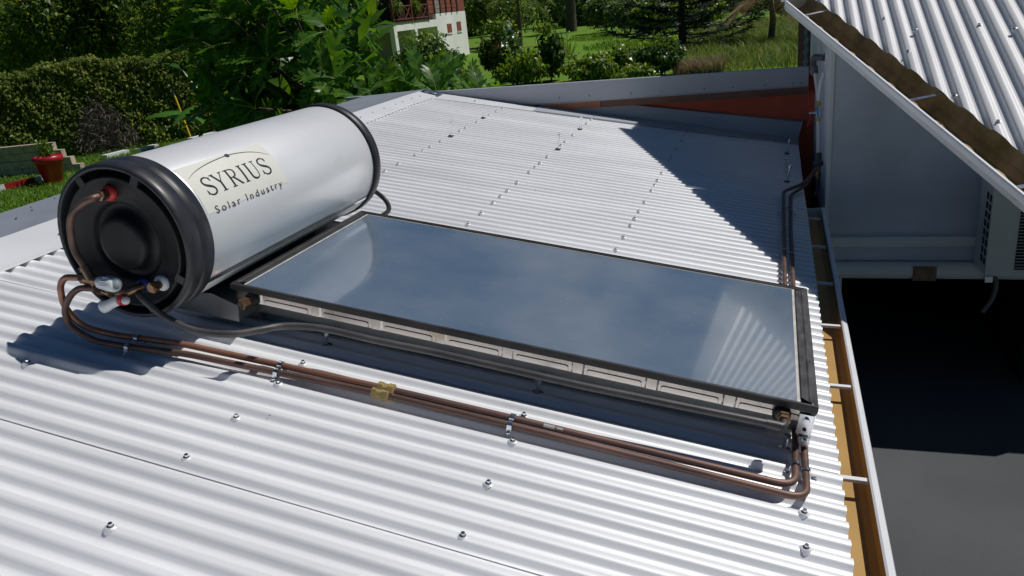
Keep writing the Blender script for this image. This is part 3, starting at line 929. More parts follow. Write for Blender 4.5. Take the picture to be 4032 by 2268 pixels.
# support rails beneath
for (v, nm) in ((0.085, 'mount_rail'), (CWD - 0.06, 'mount_rail')):
    b = MB()
    b.box(0.03, CL - 0.005, v, v + 0.004, 0.062, 0.13)
    b.box(0.03, CL - 0.005, v, v + 0.04, 0.128, 0.132)
    b.box(0.03, CL - 0.005, v, v + 0.04, 0.060, 0.064)
    b.build(nm, M['rail'], col_)
for u_ in (0.36, 1.15, 1.94):
    for v in (0.02, CWD - 0.05):
        b = MB()
        b.tube([(u_, v + 0.022, 0.008), (u_, v + 0.022, 0.062)], 0.006, 8)
        b.lathe([(0.013, 0), (0.013, 0.01)], (u_, v + 0.022, 0.054), (0, 0, 1), 6, 0, smooth=False)
        b.lathe([(0.02, 0), (0.02, 0.004)], (u_, v + 0.022, 0.009), (0, 0, 1), 14, 0)
        b.build('rail_stud', M['galv'], col_)
# galvanised corner bracket at the low near corner
b = MB()
b.add([(1.962, 0.006, 0.165), (1.992, 0.006, 0.165), (1.998, 0.006, 0.100), (1.955, 0.006, 0.098)], [(0, 1, 2, 3)])
b.box(1.955, 1.998, 0.0062, 0.010, 0.098, 0.165)
b.box(1.995, 1.999, 0.004, 0.08, 0.098, 0.170)
b.build('corner_bracket', M['galv'], col_)
b = MB()
b.lathe([(0.010, 0), (0.010, 0.008)], (1.976, 0.005, 0.146), (0, -1, 0), 6, 0, smooth=False)
b.lathe([(0.010, 0), (0.010, 0.008)], (1.985, 0.005, 0.076), (0, -1, 0), 6, 0, smooth=False)
b.build('bracket_bolt', M['galv'], col_)
b = MB(); b.box(1.965, 2.0, 0.0045, 0.02, 0.062, 0.09); b.build('rail_end', M['galv'], col_)
b = MB()
b.lathe([(0.006, 0), (0.006, 0.001)], (1.977, 0.0045, 0.116), (0, -1, 0), 10, 0)
b.build('bracket_slot', M['dark'], col_)
# aluminium profile and header stub at the high near corner
b = MB()
b.bar((0.0, -0.012, 0.088), (0.075, 0.014, 0.135), 0.012, 0.012)
b.build('top_profile', M['galv'], col_)
def hdr(u_, w_):
    b = MB()
    b.lathe([(0.027, 0.0), (0.027, 0.014), (0.020, 0.020)], (u_, 0.016, w_), (0, -1, 0), 20, 0)
    return b.build('grommet', M['black_rubber'], col_)
hdr(0.085, 0.150); hdr(1.905, 0.150)
b = MB()
b.lathe([(0.020, 0.012), (0.020, 0.026)], (0.085, 0.016, 0.150), (-0.25, -1, -0.1), 6, 0, smooth=False)
b.lathe([(0.017, 0.026), (0.017, 0.030)], (0.085, 0.016, 0.150), (-0.25, -1, -0.1), 6, 0, smooth=False)
b.lathe([(0.021, 0.030), (0.021, 0.056), (0.018, 0.058)], (0.085, 0.016, 0.150), (-0.25, -1, -0.1), 6, 0, smooth=False)
b.build('header_plug', M['bronze'], col_)

# ------------------------------------------------------------------ pipes
feed = thing('feed_pipe', 'sooty dark pipe from tank bottom along the collector edge', 'pipe', (0.9, -0.07, 0.05), roof=True)
b = MB()
pc = smooth_path([(-0.155, TV0 - 0.01, 0.235), (-0.140, -0.268, 0.228), (-0.09, -0.268, 0.190), (-0.035, -0.262, 0.160), (0.07, -0.262, 0.140), (0.187, -0.240, 0.146), (0.25, -0.185, 0.150), (0.31, -0.122, 0.150), (0.43, -0.086, 0.150), (0.62, -0.084, 0.148)], 8)
pc += [Vector(p) for p in [(0.82, -0.080, 0.150), (1.32, -0.083, 0.149), (1.80, -0.066, 0.149)]]
pc += fillet([(1.80, -0.066, 0.149), (1.912, -0.062, 0.148), (1.912, -0.030, 0.150)], 0.022, 5)[1:]
b.tube(pc, 0.0118, 12, 0)
b.tube([(1.862, -0.064, 0.1485), (1.900, -0.0625, 0.148)], 0.0140, 12, 0)
b.build('pipe_run', M['pipe_dark'], feed)
b = MB()
b.tube([(1.912, -0.036, 0.150), (1.908, 0.0, 0.150)], 0.0130, 12)
b.lathe([(0.0185, 0), (0.0185, 0.013), (0.015, 0.015)], (1.911, -0.034, 0.150), (0, 1, 0), 6, 0, smooth=False)
b.lathe([(0.021, 0.017), (0.021, 0.026)], (1.911, -0.034, 0.150), (0, 1, 0), 6, 0, smooth=False)
b.build('union', M['bronze'], feed)

hose = thing('return_hose', 'black hose curving from tank far end to the panel', 'hose', (-0.05, 1.3, 0.1), roof=True)
b = MB()
b.tube(smooth_path([(-0.12, 1.10, 0.26), (-0.12, 1.17, 0.255), (-0.085, 1.27, 0.21), (-0.03, 1.30, 0.16), (0.02, 1.24, 0.135), (0.045, 1.12, 0.14), (0.05, 0.97, 0.15)], 8), 0.012, 12)
b.build('hose_run', M['black_rubber'], hose)

WP = 0.046          # pipe axis above the roof
def roof_pipe(name, label, pts, r, rad, mats, split):
    t = thing(name, label, 'pipe', (0.9, -0.2, 0.03), roof=True)
    path = fillet(pts, r, 8)
    return t, path
pA = thing('copper_pipe', 'upper of the two copper pipes clipped across the roof', 'pipe', (0.9, -0.17, 0.03), group='twin copper pipes on the roof', roof=True)
pB = thing('copper_pipe', 'lower outer of the two copper pipes clipped across the roof', 'pipe', (0.9, -0.21, 0.03), group='twin copper pipes on the roof', roof=True)
A1 = [(-0.335, -0.30, 0.264), (-0.412, -0.30, 0.252), (-0.438, -0.30, 0.215), (-0.443, -0.295, 0.135), (-0.40, -0.275, 0.062), (-0.30, -0.240, WP), (-0.05, -0.196, WP), (0.35, -0.182, WP), (0.705, -0.172, WP)]
A2 = [(0.705, -0.172, WP), (1.16, -0.169, WP), (1.962, -0.176, WP), (1.968, 0.08, WP), (1.948, 1.5, WP), (1.951, 2.34, WP), (1.957, 3.20, WP), (2.085, 3.36, 0.075), (2.16, 3.55, 0.155)]
B1 = [(-0.275, -0.30, 0.236), (-0.356, -0.302, 0.226), (-0.40, -0.305, 0.185), (-0.432, -0.305, 0.13), (-0.425, -0.305, 0.075), (-0.34, -0.305, WP), (-0.20, -0.292, WP), (0.0, -0.250, WP), (0.376, -0.228, WP), (0.69, -0.210, WP)]
B2 = [(0.69, -0.210, WP), (1.17, -0.212, WP), (1.995, -0.226, WP), (1.996, 0.1, WP), (1.989, 1.42, WP), (1.992, 2.36, WP), (2.005, 3.16, WP), (2.10, 3.38, 0.06), (2.165, 3.60, 0.14)]
A1 = [(p[0], p[1] - 0.0155, 0.044) if p[2] == WP else p for p in A1]; A2 = [(p[0], p[1] - 0.0155, 0.044) if p[2] == WP else p for p in A2]
B1 = [(p[0], p[1] + 0.007, 0.031) if p[2] == WP else p for p in B1]; B2 = [(p[0], p[1] + 0.007, 0.031) if p[2] == WP else p for p in B2]
MB().tube(fillet(A1, 0.045, 8), 0.0109, 12).build('pipe_length', M['copper_bright'], pA)
MB().tube(fillet(A2, 0.06, 10), 0.0109, 12).build('pipe_length', M['copper'], pA)
MB().tube(fillet(B1, 0.05, 8), 0.0109, 12).build('pipe_length', M['copper'], pB)
MB().tube(fillet(B2, 0.06, 10), 0.0109, 12).build('pipe_length', M['copper'], pB)
def coupling(u_, v, WP, par):
    b = MB()
    d = (1, 0.0, 0)
    b.lathe([(0.013, -0.030), (0.019, -0.028), (0.019, -0.010), (0.016, -0.008)], (u_, v, WP), d, 6, 0, smooth=False)
    b.lathe([(0.0165, -0.008), (0.0165, 0.006)], (u_, v, WP), d, 8, 0, smooth=False)
    b.lathe([(0.016, 0.006), (0.020, 0.008), (0.020, 0.028), (0.0125, 0.031)], (u_, v, WP), d, 6, 0, smooth=False)
    b.build('brass_coupling', M['brass'], par)
coupling(0.712, -0.1875, 0.044, pA); coupling(0.700, -0.2035, 0.031, pB)
# scraps of an old label on the upper pipe
b = MB()
for k, (u_, a0, a1, ln) in enumerate(((1.235, 20, 75, 0.035), (1.275, 30, 62, 0.02))):
    rows = []
    for i in range(7):
        a = math.radians(a0 + (a1 - a0) * i / 6)
        rows.append([(u_ + ln * j / 3 + 0.002 * math.sin(i * 2.1 + j), -0.1847 - 0.0122 * math.sin(a), 0.044 + 0.0122 * math.cos(a)) for j in range(4)])
    b.grid(rows, 0, True)
b.build('label_scrap', M['seal'], pA)
# saddle clips holding both pipes
def clip(u_, va, vb, par, along='u', za=0.044, zb=0.031):
    b = MB()
    r = 0.0134
    pts = []
    lo, hi = min(va, vb), max(va, vb)
    pts.append((hi + 0.032, 0.014)); pts.append((hi + 0.016, 0.016))
    for c in (hi, lo):
        WP = (za if abs(c - va) < 1e-9 else zb)
        for k in range(9):
            a = math.pi * k / 8
            pts.append((c + r * math.cos(a), WP + r * math.sin(a)))
    pts += [(lo - 0.016, 0.016), (lo - 0.030, 0.014)]
    rows = [[(u_ - 0.0075, v, w) for v, w in pts], [(u_ + 0.0075, v, w) for v, w in pts]]
    if along == 'v':
        rows = [[(v, u_ - 0.0075, w) for v, w in pts], [(v, u_ + 0.0075, w) for v, w in pts]]
    b.grid(rows, 0, False)
    b.grid([[(x, y, z + 0.0015) for x, y, z in rr] for rr in rows], 0, False, flip=True)
    for vv in (hi + 0.025, lo - 0.024):
        c = (u_, vv, 0.014) if along == 'u' else (vv, u_, 0.014)
        b.lathe([(0.006, 0.0), (0.006, 0.006)], c, (0, 0, 1), 6, 0, smooth=False)
    b.build('pipe_clip', M['galv'], par)
clip(-0.20, -0.240, -0.285, pA); clip(0.335, -0.198, -0.223, pA); clip(1.135, -0.185, -0.205, pA)
clip(-0.085, 1.966, 1.9965, pB, 'v'); clip(1.9, 1.949, 1.990, pB, 'v'); clip(2.75, 1.954, 1.999, pB, 'v')
# ------------------------------------------------------------------ red building behind the roof
M['beam_dark'] = mat('dark_fascia_board', (0.20, 0.10, 0.07), 0.6, 0, 0.3, var=(5, 0.2, 6), stretch=(1, 1, 6))
red = thing('red_building', 'red building behind the roof with long grey fascia flashing', 'building', (0.0, 5.4, -2.0))
b = MB()
b.box(-2.45, 2.166, 5.40, 5.46, -2.0, 0.0)
b.box(-2.45, -2.35, 5.46, 8.0, -2.0, -0.9); b.box(2.03, 2.13, 5.46, 8.0, -2.0, -0.9)
b.build('wall', M['red_wall'], red)
# two lengths of flashing, lapped at the joint
def ftop(x): return 0.109 - 0.0068 * (x + 2.48)
def fbot(x): return -0.082 + 0.0015 * x
def fascia(x0, x1, y, name='fascia_flashing'):
    b = MB()
    b.add([(x0, y, fbot(x0)), (x1, y, fbot(x1)), (x1, y, ftop(x1)), (x0, y, ftop(x0))], [(0, 1, 2, 3)])
    b.add([(x0, y, ftop(x0)), (x1, y, ftop(x1)), (x1, y + 0.05, ftop(x1) + 0.001), (x0, y + 0.05, ftop(x0) + 0.001)], [(0, 1, 2, 3)])
    b.add([(x0, y, fbot(x0)), (x1, y, fbot(x1)), (x1, y + 0.012, fbot(x1) - 0.016), (x0, y + 0.012, fbot(x0) - 0.016)], [(3, 2, 1, 0)])
    b.add([(x0, y, fbot(x0)), (x0, y, ftop(x0)), (x0, y + 0.05, ftop(x0)), (x0, y + 0.05, fbot(x0))], [(0, 1, 2, 3)])
    b.add([(x0, y + 0.05, fbot(x0) - .02), (x1, y + 0.05, fbot(x1) - .02), (x1, y + 0.05, ftop(x1)), (x0, y + 0.05, ftop(x0))], [(3, 2, 1, 0)])
    return b.build(name, M['flash_grey'], red)
f1 = fascia(-2.48, -0.42, 5.272); f2 = fascia(-0.47, 2.108, 5.266)
for x in (-2.40, -2.22, -1.95, -0.75, -0.72, -0.46, -0.15, 0.15, 0.55, 0.83, 1.22, 1.47, 1.75, 1.98, 2.05):
    inst('flashing_screw', PSCREW, red, (x, 5.270 if x < -0.45 else 5.264, ftop(x) - 0.135), (math.radians(90), 0, 0))
for x0, x1, mm in ((-0.30, 0.245, 'beam_red'), (0.25, 2.112, 'beam_dark')):
    b = MB()
    b.box(x0, x1, 5.290, 5.312, -0.160, -0.06)
    b.build('fascia_board', M[mm], red)
b = MB()
b.add([(-2.45, 5.32, 0.06), (2.11, 5.32, 0.03), (2.11, 8.0, -0.9), (-2.45, 8.0, -0.9)], [(0, 1, 2, 3)])
b.build('back_roof', M['flash_grey'], red)

# ------------------------------------------------------------------ the taller house on the right
nb = thing('neighbour_house', 'grey rendered house on the right with diagonal gutter and white roof', 'house', (2.165, 3.3, -1.95))
WX, WY = 2.168, 3.30
E0 = Vector((1.90, 3.41, 0.68)); E1 = Vector((2.68, 0.98, 0.01))
ED = (E1 - E0)
OFF = Vector((0.12, 0.04, 0.03))
S0 = E0 + OFF - ED * 0.08; S1 = E1 + OFF + ED * 0.25
CD = Vector((-0.018, 0.928, 0.373)).normalized()
nr = CD.cross(ED).normalized()
if nr.z < 0: nr = -nr
across = nr.cross(CD).normalized()
if across.x < 0: across = -across
def ZR(x, y=3.30):
    """underside of the skew roof"""
    return S0.z - (nr.x * (x - S0.x) + nr.y * (y - S0.y)) / nr.z - 0.025
b = MB()
# front wall under the sloping roof edge, open below the beam
b.add([(WX, WY, -0.86), (3.8, WY, -0.86), (3.8, WY, 0.42), (3.52, WY, 0.42), (3.5, WY, ZR(3.5)), (WX, WY, ZR(WX))], [(0, 1, 2, 3, 4, 5)])
b.box(3.5, 7.0, WY, WY + 0.2, -1.95, 0.42)
b.build('front_wall', M['render'], nb)
b = MB(); b.box(WX, 3.5, WY - 0.035, WY + 0.1, -0.925, -0.86); b.build('ledge', M['trim'], nb)
b = MB(); b.box(WX, 3.5, WY - 0.012, WY + 0.1, -1.03, -0.925); b.build('beam', M['render'], nb)
b = MB()
b.tube([(WX, WY - 0.03, -1.09), (3.5, WY - 0.03, -1.09)], 0.058, 20)
b.build('roller_blind', M['trim'], nb)
b = MB(); b.box(2.71, 2.85, WY - 0.0905, WY - 0.07, -1.145, -1.05); b.build('rusty_plate', mat('rust_stain', (0.22, 0.15, 0.10), 0.8, 0, 0.2, var=(14, 0.4, 6)), nb)
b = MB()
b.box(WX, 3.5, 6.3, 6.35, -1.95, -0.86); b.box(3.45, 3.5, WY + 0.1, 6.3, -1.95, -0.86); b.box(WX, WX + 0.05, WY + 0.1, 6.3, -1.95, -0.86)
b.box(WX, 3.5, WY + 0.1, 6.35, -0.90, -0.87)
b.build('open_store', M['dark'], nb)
# side wall facing the roof, corner trim
b = MB()
b.prism([(WY + 0.002, -1.95), (6.6, -1.95), (6.6, 2.62), (5.89, 2.66), (3.50, 0.60), (WY + 0.002, 0.55)], 0, WX, WX + 0.12)
b.build('side_wall', M['trim'], nb)
b = MB(); b.box(WX - 0.006, WX + 0.02, WY - 0.006, WY + 0.05, -0.86, 0.55); b.build('corner_trim', M['trim'], nb)
b = MB(); b.box(WX - 0.002, WX + 0.01, 4.52, 4.535, -0.7, 0.5); b.build('wall_joint', M['dark'], nb)
# louvre window in the side wall
b = MB(); b.box(WX - 0.012, WX + 0.005, 6.62, 7.5, -0.55, 0.48); lw = b.build('window', M['dark'], nb)
for i in range(9):
    b = MB(); z = -0.50 + i * 0.105
    b.add([(WX - 0.045, 6.66, z), (WX - 0.045, 7.46, z), (WX - 0.008, 7.46, z + 0.085), (WX - 0.008, 6.66, z + 0.085)], [(0, 1, 2, 3)])
    b.build('louvre', M['grey_plastic'], lw)
b = MB(); b.box(WX, WX + 0.2, 7.5, 7.9, -1.95, 0.52); b.build('white_pier', M['trim'], nb)
b = MB(); b.box(2.10, 2.26, 8.55, 8.75, -1.95, 0.62); b.build('timber_post', M['wood_dark'], nb)
# roof: its sheets run up and away, its low edge is cut on the skew above a sloping gutter
def skew_roof():
    """sheets run along CD; every generator starts on the skew line S0-S1"""
    sd = ED.dot(across) / ED.length     # component of the edge across the sheet
    p = PITCH; ns = 12
    length = (S1 - S0).length
    tot = abs((S1 - S0).dot(across))
    nw = int(tot / p)
    sheets = [(0, nw), (nw, nw + 9)]
    for (a, c) in sheets:
        rows0, rows1 = [], []
        for j in range(a * ns, c * ns + 3):
            q = j / ns * p
            h = AMP * prof(2 * math.pi * j / ns) 
            s = S0 + ED.normalized() * (q / abs(sd))
            s = s + nr * h
            # upper end: along a level-ish ridge, and never past the right-hand verge
            L = max(0.4, (5.0 - s.y) / CD.y)
            e = s + CD * L
            pts = [s + (e - s) * t for t in (0, 0.1, 0.4, 1.0)]
            rows0.append([tuple(x) for x in pts])
        b = MB().grid(rows0, 0, True)
        b.grid([[(x[0] - nr.x * .0015, x[1] - nr.y * .0015, x[2] - nr.z * .0015) for x in r] for r in rows0], 0, True, flip=True)
        b.build('roof_sheet', M['roof2'], nb)
skew_roof()
# sloping gutter under the skew edge
gd = ED.normalized()
gx = Vector((OFF.x, OFF.y, 0)).normalized()
gx = (gx - gd * gx.dot(gd)).normalized()
gu = gd.cross(gx); 
if gu.z < 0: gu = -gu
def gutter2(prof, mname, pname):
    b = MB()
    rows = []
    for (x, z) in prof:
        rows.append([tuple(E0 + gd * t + gx * x + gu * z) for t in np.linspace(0, ED.length * 1.22, 9)])
    b.grid(rows, 0, False)
    return b.build(pname, M[mname], nb)
gutter2([(-0.001, 0.0), (-0.013, 0.002), (-0.016, -0.006), (-0.014, -0.03)], 'lip', 'skew_gutter_lip')
gutter2([(-0.014, -0.03), (-0.010, -0.055), (-0.002, -0.064), (0.10, -0.068)], 'lip_dirty', 'skew_gutter_face')
gutter2([(-0.001, 0.0), (0.002, -0.045), (0.03, -0.060), (0.085, -0.058), (0.115, -0.03), (0.14, 0.022)], 'mould', 'skew_gutter')
b = MB(); b.add([tuple(E0 + gx * x + gu * z) for x, z in [(-0.014, 0.0), (-0.016, -0.04), (0.0, -0.064), (0.10, -0.066), (0.14, 0.02)]], [(0, 1, 2, 3, 4)]); b.build('skew_gutter_end', M['lip_dirty'], nb)
for t in (0.13, 0.66, 0.985):
    p = E0 + ED * t
    b = MB(); b.bar(p + gu * 0.001, p + gx * 0.135 + gu * 0.016, 0.022, 0.004, up=gu); b.build('gutter_strap', M['galv'], nb)
# screws on that roof
for (px, py, pz) in [(2.37, 2.66, 0.59), (2.50, 2.42, 0.51), (2.45, 2.25, 0.42), (2.58, 1.75, 0.25), (2.74, 2.2, 0.52), (2.68, 1.45, 0.2), (2.85, 2.05, .5)]:
    p = Vector((px, py, pz)); p = p - nr * (p - S0).dot(nr)
    o = inst('roof_screw', SCREW, nb, p + nr * 0.009, (0, 0, 0), (0.8, 0.8, 0.8))
    o.rotation_euler = nr.to_track_quat('Z', 'Y').to_euler()
# steep gable slope above, seen only mirrored in the collector glass, and its barge board
G0 = Vector((1.86, 3.50, 0.70)); G1 = Vector((2.09, 5.89, 2.74))
b = MB()
rows = []
gdir = (G1 - G0)
for j in range(0, 8 * 16 + 1):
    q = j / 8 * PITCH
    base = G0 + Vector((0.17, 0, 0.0)) + Vector((q, 0.0, 0.0))
    h = AMP * math.cos(2 * math.pi * j / 8)
    nn = Vector((0, -0.65, 0.76))
    rows.append([tuple(base + nn * h), tuple(base + gdir + nn * h)])
b.grid(rows, 0, True)
b.build('upper_roof_sheet', M['roof2'], nb)
b = MB()
b.bar(G0 + Vector((0.08, 0, -0.02)), G1 + Vector((0.08, 0, -0.02)), 0.16, 0.03, up=(0, -0.65, 0.76))
b.build('barge_board', M['trim'], nb)

# air conditioner on the front wall
ac = thing('air_conditioner', 'outdoor air conditioner unit on the shaded grey wall under the gutter', 'air conditioner', (3.4, 3.05, -1.02))
ax0, ax1, ay0, ay1, az0, az1 = 3.06, 3.88, 2.94, 3.24, -1.01, -0.45
b = MB()
b.box(ax0, ax1, ay0, ay1, az0, az1)
acb = b.build('casing', M['ac'], ac)
for i in range(8):
    z = az0 + 0.06 + i * 0.056
    for y0 in (2.965, 3.035):
        b = MB(); b.box(ax0 - 0.002, ax0 + 0.004, y0, y0 + 0.045, z, z + 0.042); b.build('side_slot', M['dark'], acb)
b = MB(); b.box(ax0 + 0.15, ax1 - 0.06, ay0 - 0.003, ay0 + 0.01, az0 + 0.04, az1 - 0.04); gr = b.build('fan_opening', M['dark'], ac)
for i in range(24):
    z = az0 + 0.055 + i * 0.0195
    b = MB(); b.tube([(ax0 + 0.15, ay0 - 0.008, z), (ax1 - 0.06, ay0 - 0.008, z)], 0.002, 6); b.build('grille_wire', M['ac'], gr)
for r in (0.08, 0.15, 0.21):
    b = MB(); b.tube([(3.53 + r * math.cos(t), ay0 - 0.011, -0.73 + r * math.sin(t)) for t in np.linspace(0, 2 * math.pi, 33)], 0.0025, 6, cap=False); b.build('grille_ring', M['ac'], gr)
for x in (3.06, 3.70):
    b = MB(); b.box(x, x + 0.04, ay0 - 0.02, WY, az0 - 0.035, az0); b.build('bracket', M['galv'], ac)
dr = thing('drain_hose', 'ribbed drain hose hanging below the air conditioner', 'hose', (3.15, 3.1, -1.3))
pth = smooth_path([(3.12, 3.10, -1.01), (3.16, 3.08, -1.10), (3.15, 3.07, -1.2), (3.10, 3.06, -1.30)], 8)
b = MB(); b.tube(pth, [0.013 + 0.002 * (i % 2) for i in range(len(pth))], 10); b.build('hose_run', M['grey_plastic'], dr)

# plumbing on the side wall
pl = thing('wall_plumbing', 'white water hoses, brass valves and grey elbow on the side wall', 'plumbing', (WX, 3.9, -0.6))
b = MB()
b.tube(fillet([(WX, 4.02, 0.255), (WX - 0.07, 4.14, 0.255), (WX - 0.07, 4.20, 0.19), (WX - 0.06, 4.20, 0.12)], 0.03, 5), 0.023, 12)
b.tube([(WX - 0.065, 4.20, 0.185), (WX - 0.06, 4.20, 0.13)], 0.028, 12)
b.build('elbow', M['grey_plastic'], pl)
b = MB(); b.tube(smooth_path([(WX - 0.055, 4.16, 0.13), (WX - 0.045, 4.08, 0.05), (WX - 0.035, 4.0, -0.04)], 6), 0.0135, 10); b.build('hose', M['hose_white'], pl)
b = MB(); b.tube(smooth_path([(WX - 0.01, 3.93, 0.16), (WX - 0.03, 3.93, 0.07), (WX - 0.035, 3.95, -0.04)], 6), 0.0135, 10); b.build('hose', M['hose_white'], pl)
b = MB()
b.tube([(WX - 0.035, 3.96, -0.03), (WX - 0.035, 3.93, -0.085)], 0.015, 10)
b.lathe([(0.022, 0), (0.022, 0.03)], (WX - 0.035, 3.95, -0.045), (0, -0.3, -1), 6, 0, smooth=False)
b.lathe([(0.020, 0), (0.020, 0.03)], (WX - 0.035, 3.90, -0.150), (0, -0.3, -1), 6, 0, smooth=False)
b.build('brass_union', M['brass'], pl)
b = MB(); b.tube([(WX - 0.035, 3.93, -0.085), (WX - 0.035, 3.90, -0.155)], 0.02, 12); b.tube([(WX - 0.035, 3.92, -0.12), (WX - 0.10, 3.92, -0.12)], 0.012, 10); b.build('valve_body', M['galv'], pl)
for dz in (1, -1):
    b = MB(); b.bar((WX - 0.085, 3.93, -0.12 + 0.02 * dz), (WX - 0.105, 3.96, -0.12 + 0.10 * dz), 0.014, 0.004); b.build('lever', M['red_plastic'], pl)
b = MB(); b.tube([(WX - 0.035, 3.89, -0.175), (WX - 0.033, 3.80, -0.40)], 0.0145, 10); b.build('hose', M['hose_white'], pl)
b = MB()
b.lathe([(0.0, -0.034), (0.024, -0.026), (0.033, 0), (0.024, 0.026), (0.0, 0.034)], (WX - 0.035, 3.76, -0.452), (1, 0.4, 0), 16, 0)
b.tube([(WX - 0.033, 3.80, -0.39), (WX - 0.034, 3.77, -0.44)], 0.022, 10)
b.build('pressure_regulator', M['grey_plastic'], pl)
b = MB(); b.tube([(WX - 0.034, 3.75, -0.475), (WX - 0.034, 3.72, -0.56)], 0.017, 10); b.lathe([(0.02, 0), (0.02, 0.02)], (WX - 0.034, 3.735, -0.52), (0, -0.2, -1), 6, 0, smooth=False); b.build('lower_union', M['bronze'], pl)
b = MB(); b.tube(smooth_path([(WX - 0.034, 3.72, -0.55), (WX - 0.036, 3.69, -0.62), (WX - 0.06, 3.62, -0.66)], 6), 0.0125, 10); b.build('pipe_tail', M['pipe_dark'], pl)
# ------------------------------------------------------------------ foliage helpers
M['leaf_hedge'] = leaf_mat('hedge_leaf', (0.06, 0.11, 0.018), (0.15, 0.21, 0.035), (0.32, 0.34, 0.07), 0.6, 0.5, 0.25)
M['leaf_tree'] = leaf_mat('dark_tree_leaf', (0.026, 0.07, 0.013), (0.08, 0.15, 0.024), (0.23, 0.30, 0.05), 0.42, 0.5, 0.4)
M['leaf_bread'] = leaf_mat('breadfruit_leaf', (0.032, 0.105, 0.018), (0.06, 0.165, 0.022), (0.13, 0.25, 0.03), 0.34, 0.48, 0.4)
M['leaf_bread_young'] = leaf_mat('young_breadfruit_leaf', (0.12, 0.27, 0.025), (0.14, 0.30, 0.025), (0.17, 0.33, 0.03), 0.35, 0.5)
M['leaf_rib'] = mat('leaf_midrib', (0.34, 0.42, 0.08), 0.4)
M['leaf_shrub'] = leaf_mat('shrub_leaf', (0.02, 0.06, 0.014), (0.05, 0.115, 0.02), (0.22, 0.32, 0.06), 0.3, 0.4)
M['leaf_lime'] = leaf_mat('lime_shrub_leaf', (0.04, 0.11, 0.014), (0.13, 0.22, 0.025), (0.32, 0.40, 0.07), 0.35, 0.42)
M['leaf_far'] = leaf_mat('far_leaf', (0.04, 0.085, 0.02), (0.085, 0.15, 0.03), (0.17, 0.24, 0.06), 0.5, 0.4)
M['needle'] = leaf_mat('dark_needles', (0.010, 0.026, 0.012), (0.018, 0.042, 0.016), (0.045, 0.07, 0.025), 0.45, 0.15)
M['palm'] = leaf_mat('palm_leaflet', (0.05, 0.09, 0.02), (0.09, 0.16, 0.03), (0.24, 0.29, 0.09), 0.35, 0.4)
M['dry'] = leaf_mat('dry_leaf', (0.16, 0.12, 0.07), (0.28, 0.22, 0.12), (0.44, 0.36, 0.21), 0.7, 0.25)
M['twig'] = leaf_mat('dead_twig', (0.12, 0.09, 0.08), (0.21, 0.17, 0.15), (0.34, 0.29, 0.26), 0.8, 0.1)
M['grass'] = leaf_mat('grass_blade', (0.06, 0.15, 0.015), (0.11, 0.22, 0.022), (0.2, 0.30, 0.05), 0.5, 0.4)
M['grass_dry'] = leaf_mat('tall_grass_blade', (0.07, 0.15, 0.02), (0.14, 0.21, 0.04), (0.30, 0.30, 0.11), 0.55, 0.4)
M['banana'] = leaf_mat('banana_leaf', (0.07, 0.19, 0.03), (0.09, 0.22, 0.035), (0.11, 0.25, 0.04), 0.3, 0.4)
M['bark'] = mat('bark', (0.10, 0.08, 0.06), 0.9, 0, 0.2, var=(12, 0.35, 6), bump=(30, 0.5, 0.01))

def tri_mesh(name, verts, tris, mats, parent=None, off=(0, 0, 0)):
    me = bpy.data.meshes.new(name)
    verts = np.asarray(verts, dtype=np.float32) - np.asarray(off, dtype=np.float32)
    tris = np.asarray(tris, dtype=np.int32)
    me.vertices.add(len(verts)); me.vertices.foreach_set('co', verts.ravel())
    me.loops.add(len(tris) * 3); me.loops.foreach_set('vertex_index', tris.ravel())
    me.polygons.add(len(tris))
    me.polygons.foreach_set('loop_start', np.arange(0, len(tris) * 3, 3, dtype=np.int32))
    me.polygons.foreach_set('loop_total', np.full(len(tris), 3, dtype=np.int32))
    me.update(calc_edges=True)
    me.validate()
    for q in (mats if isinstance(mats, list) else [mats]): me.materials.append(q)
    o = bpy.data.objects.new(name, me); COL.objects.link(o)
    if parent: o.parent = parent
    return o

def unit(a):
    return a / np.maximum(np.linalg.norm(a, axis=1, keepdims=True), 1e-9)

def leaf_arrays(pos, axis, nrm, L, W, fold=0.25, droop=0.25):
    """each leaf is six triangles along a folded, drooping blade: returns verts, tris"""
    N = len(pos)
    axis = unit(axis); nrm = unit(nrm - axis * np.sum(nrm * axis, 1, keepdims=True)); side = np.cross(nrm, axis)
    L = np.broadcast_to(np.asarray(L, float), (N,))[:, None]; W = np.broadcast_to(np.asarray(W, float), (N,))[:, None]
    base = pos
    m1 = pos + axis * L * .45 + nrm * L * .02
    tip = pos + axis * L - nrm * L * droop
    l = pos + axis * L * .42 + side * W * .5 + nrm * W * fold * .5
    r = pos + axis * L * .42 - side * W * .5 + nrm * W * fold * .5
    v = np.stack([base, l, m1, r, tip], 1).reshape(-1, 3)
    k = (np.arange(N) * 5)[:, None]
    t = np.concatenate([k + np.array([0, 2, 1]), k + np.array([0, 3, 2]), k + np.array([1, 2, 4]), k + np.array([2, 3, 4])], 0)
    return v, t

def blob_points(blobs, n, shell=0.5, squash=1.0):
    """points spread through the outer part of a set of ellipsoids"""
    blobs = np.asarray(blobs, float)
    wts = blobs[:, 3] * blobs[:, 4] + blobs[:, 4] * blobs[:, 5] + blobs[:, 3] * blobs[:, 5]
    idx = rng.choice(len(blobs), n, p=wts / wts.sum())
    d = unit(rng.normal(size=(n, 3)))
    rad = 1 - shell * rng.random(n) ** 1.6
    # lumpy surface
    rad = rad * (1 + 0.13 * np.sin(d[:, 0] * 7 + idx) * np.sin(d[:, 1] * 6 + idx * 2) + 0.1 * np.sin(d[:, 2] * 9 + idx))
    p = blobs[idx, :3] + d * blobs[idx, 3:6] * rad[:, None]
    nrm = unit(d / np.maximum(blobs[idx, 3:6], .05))
    return p, nrm

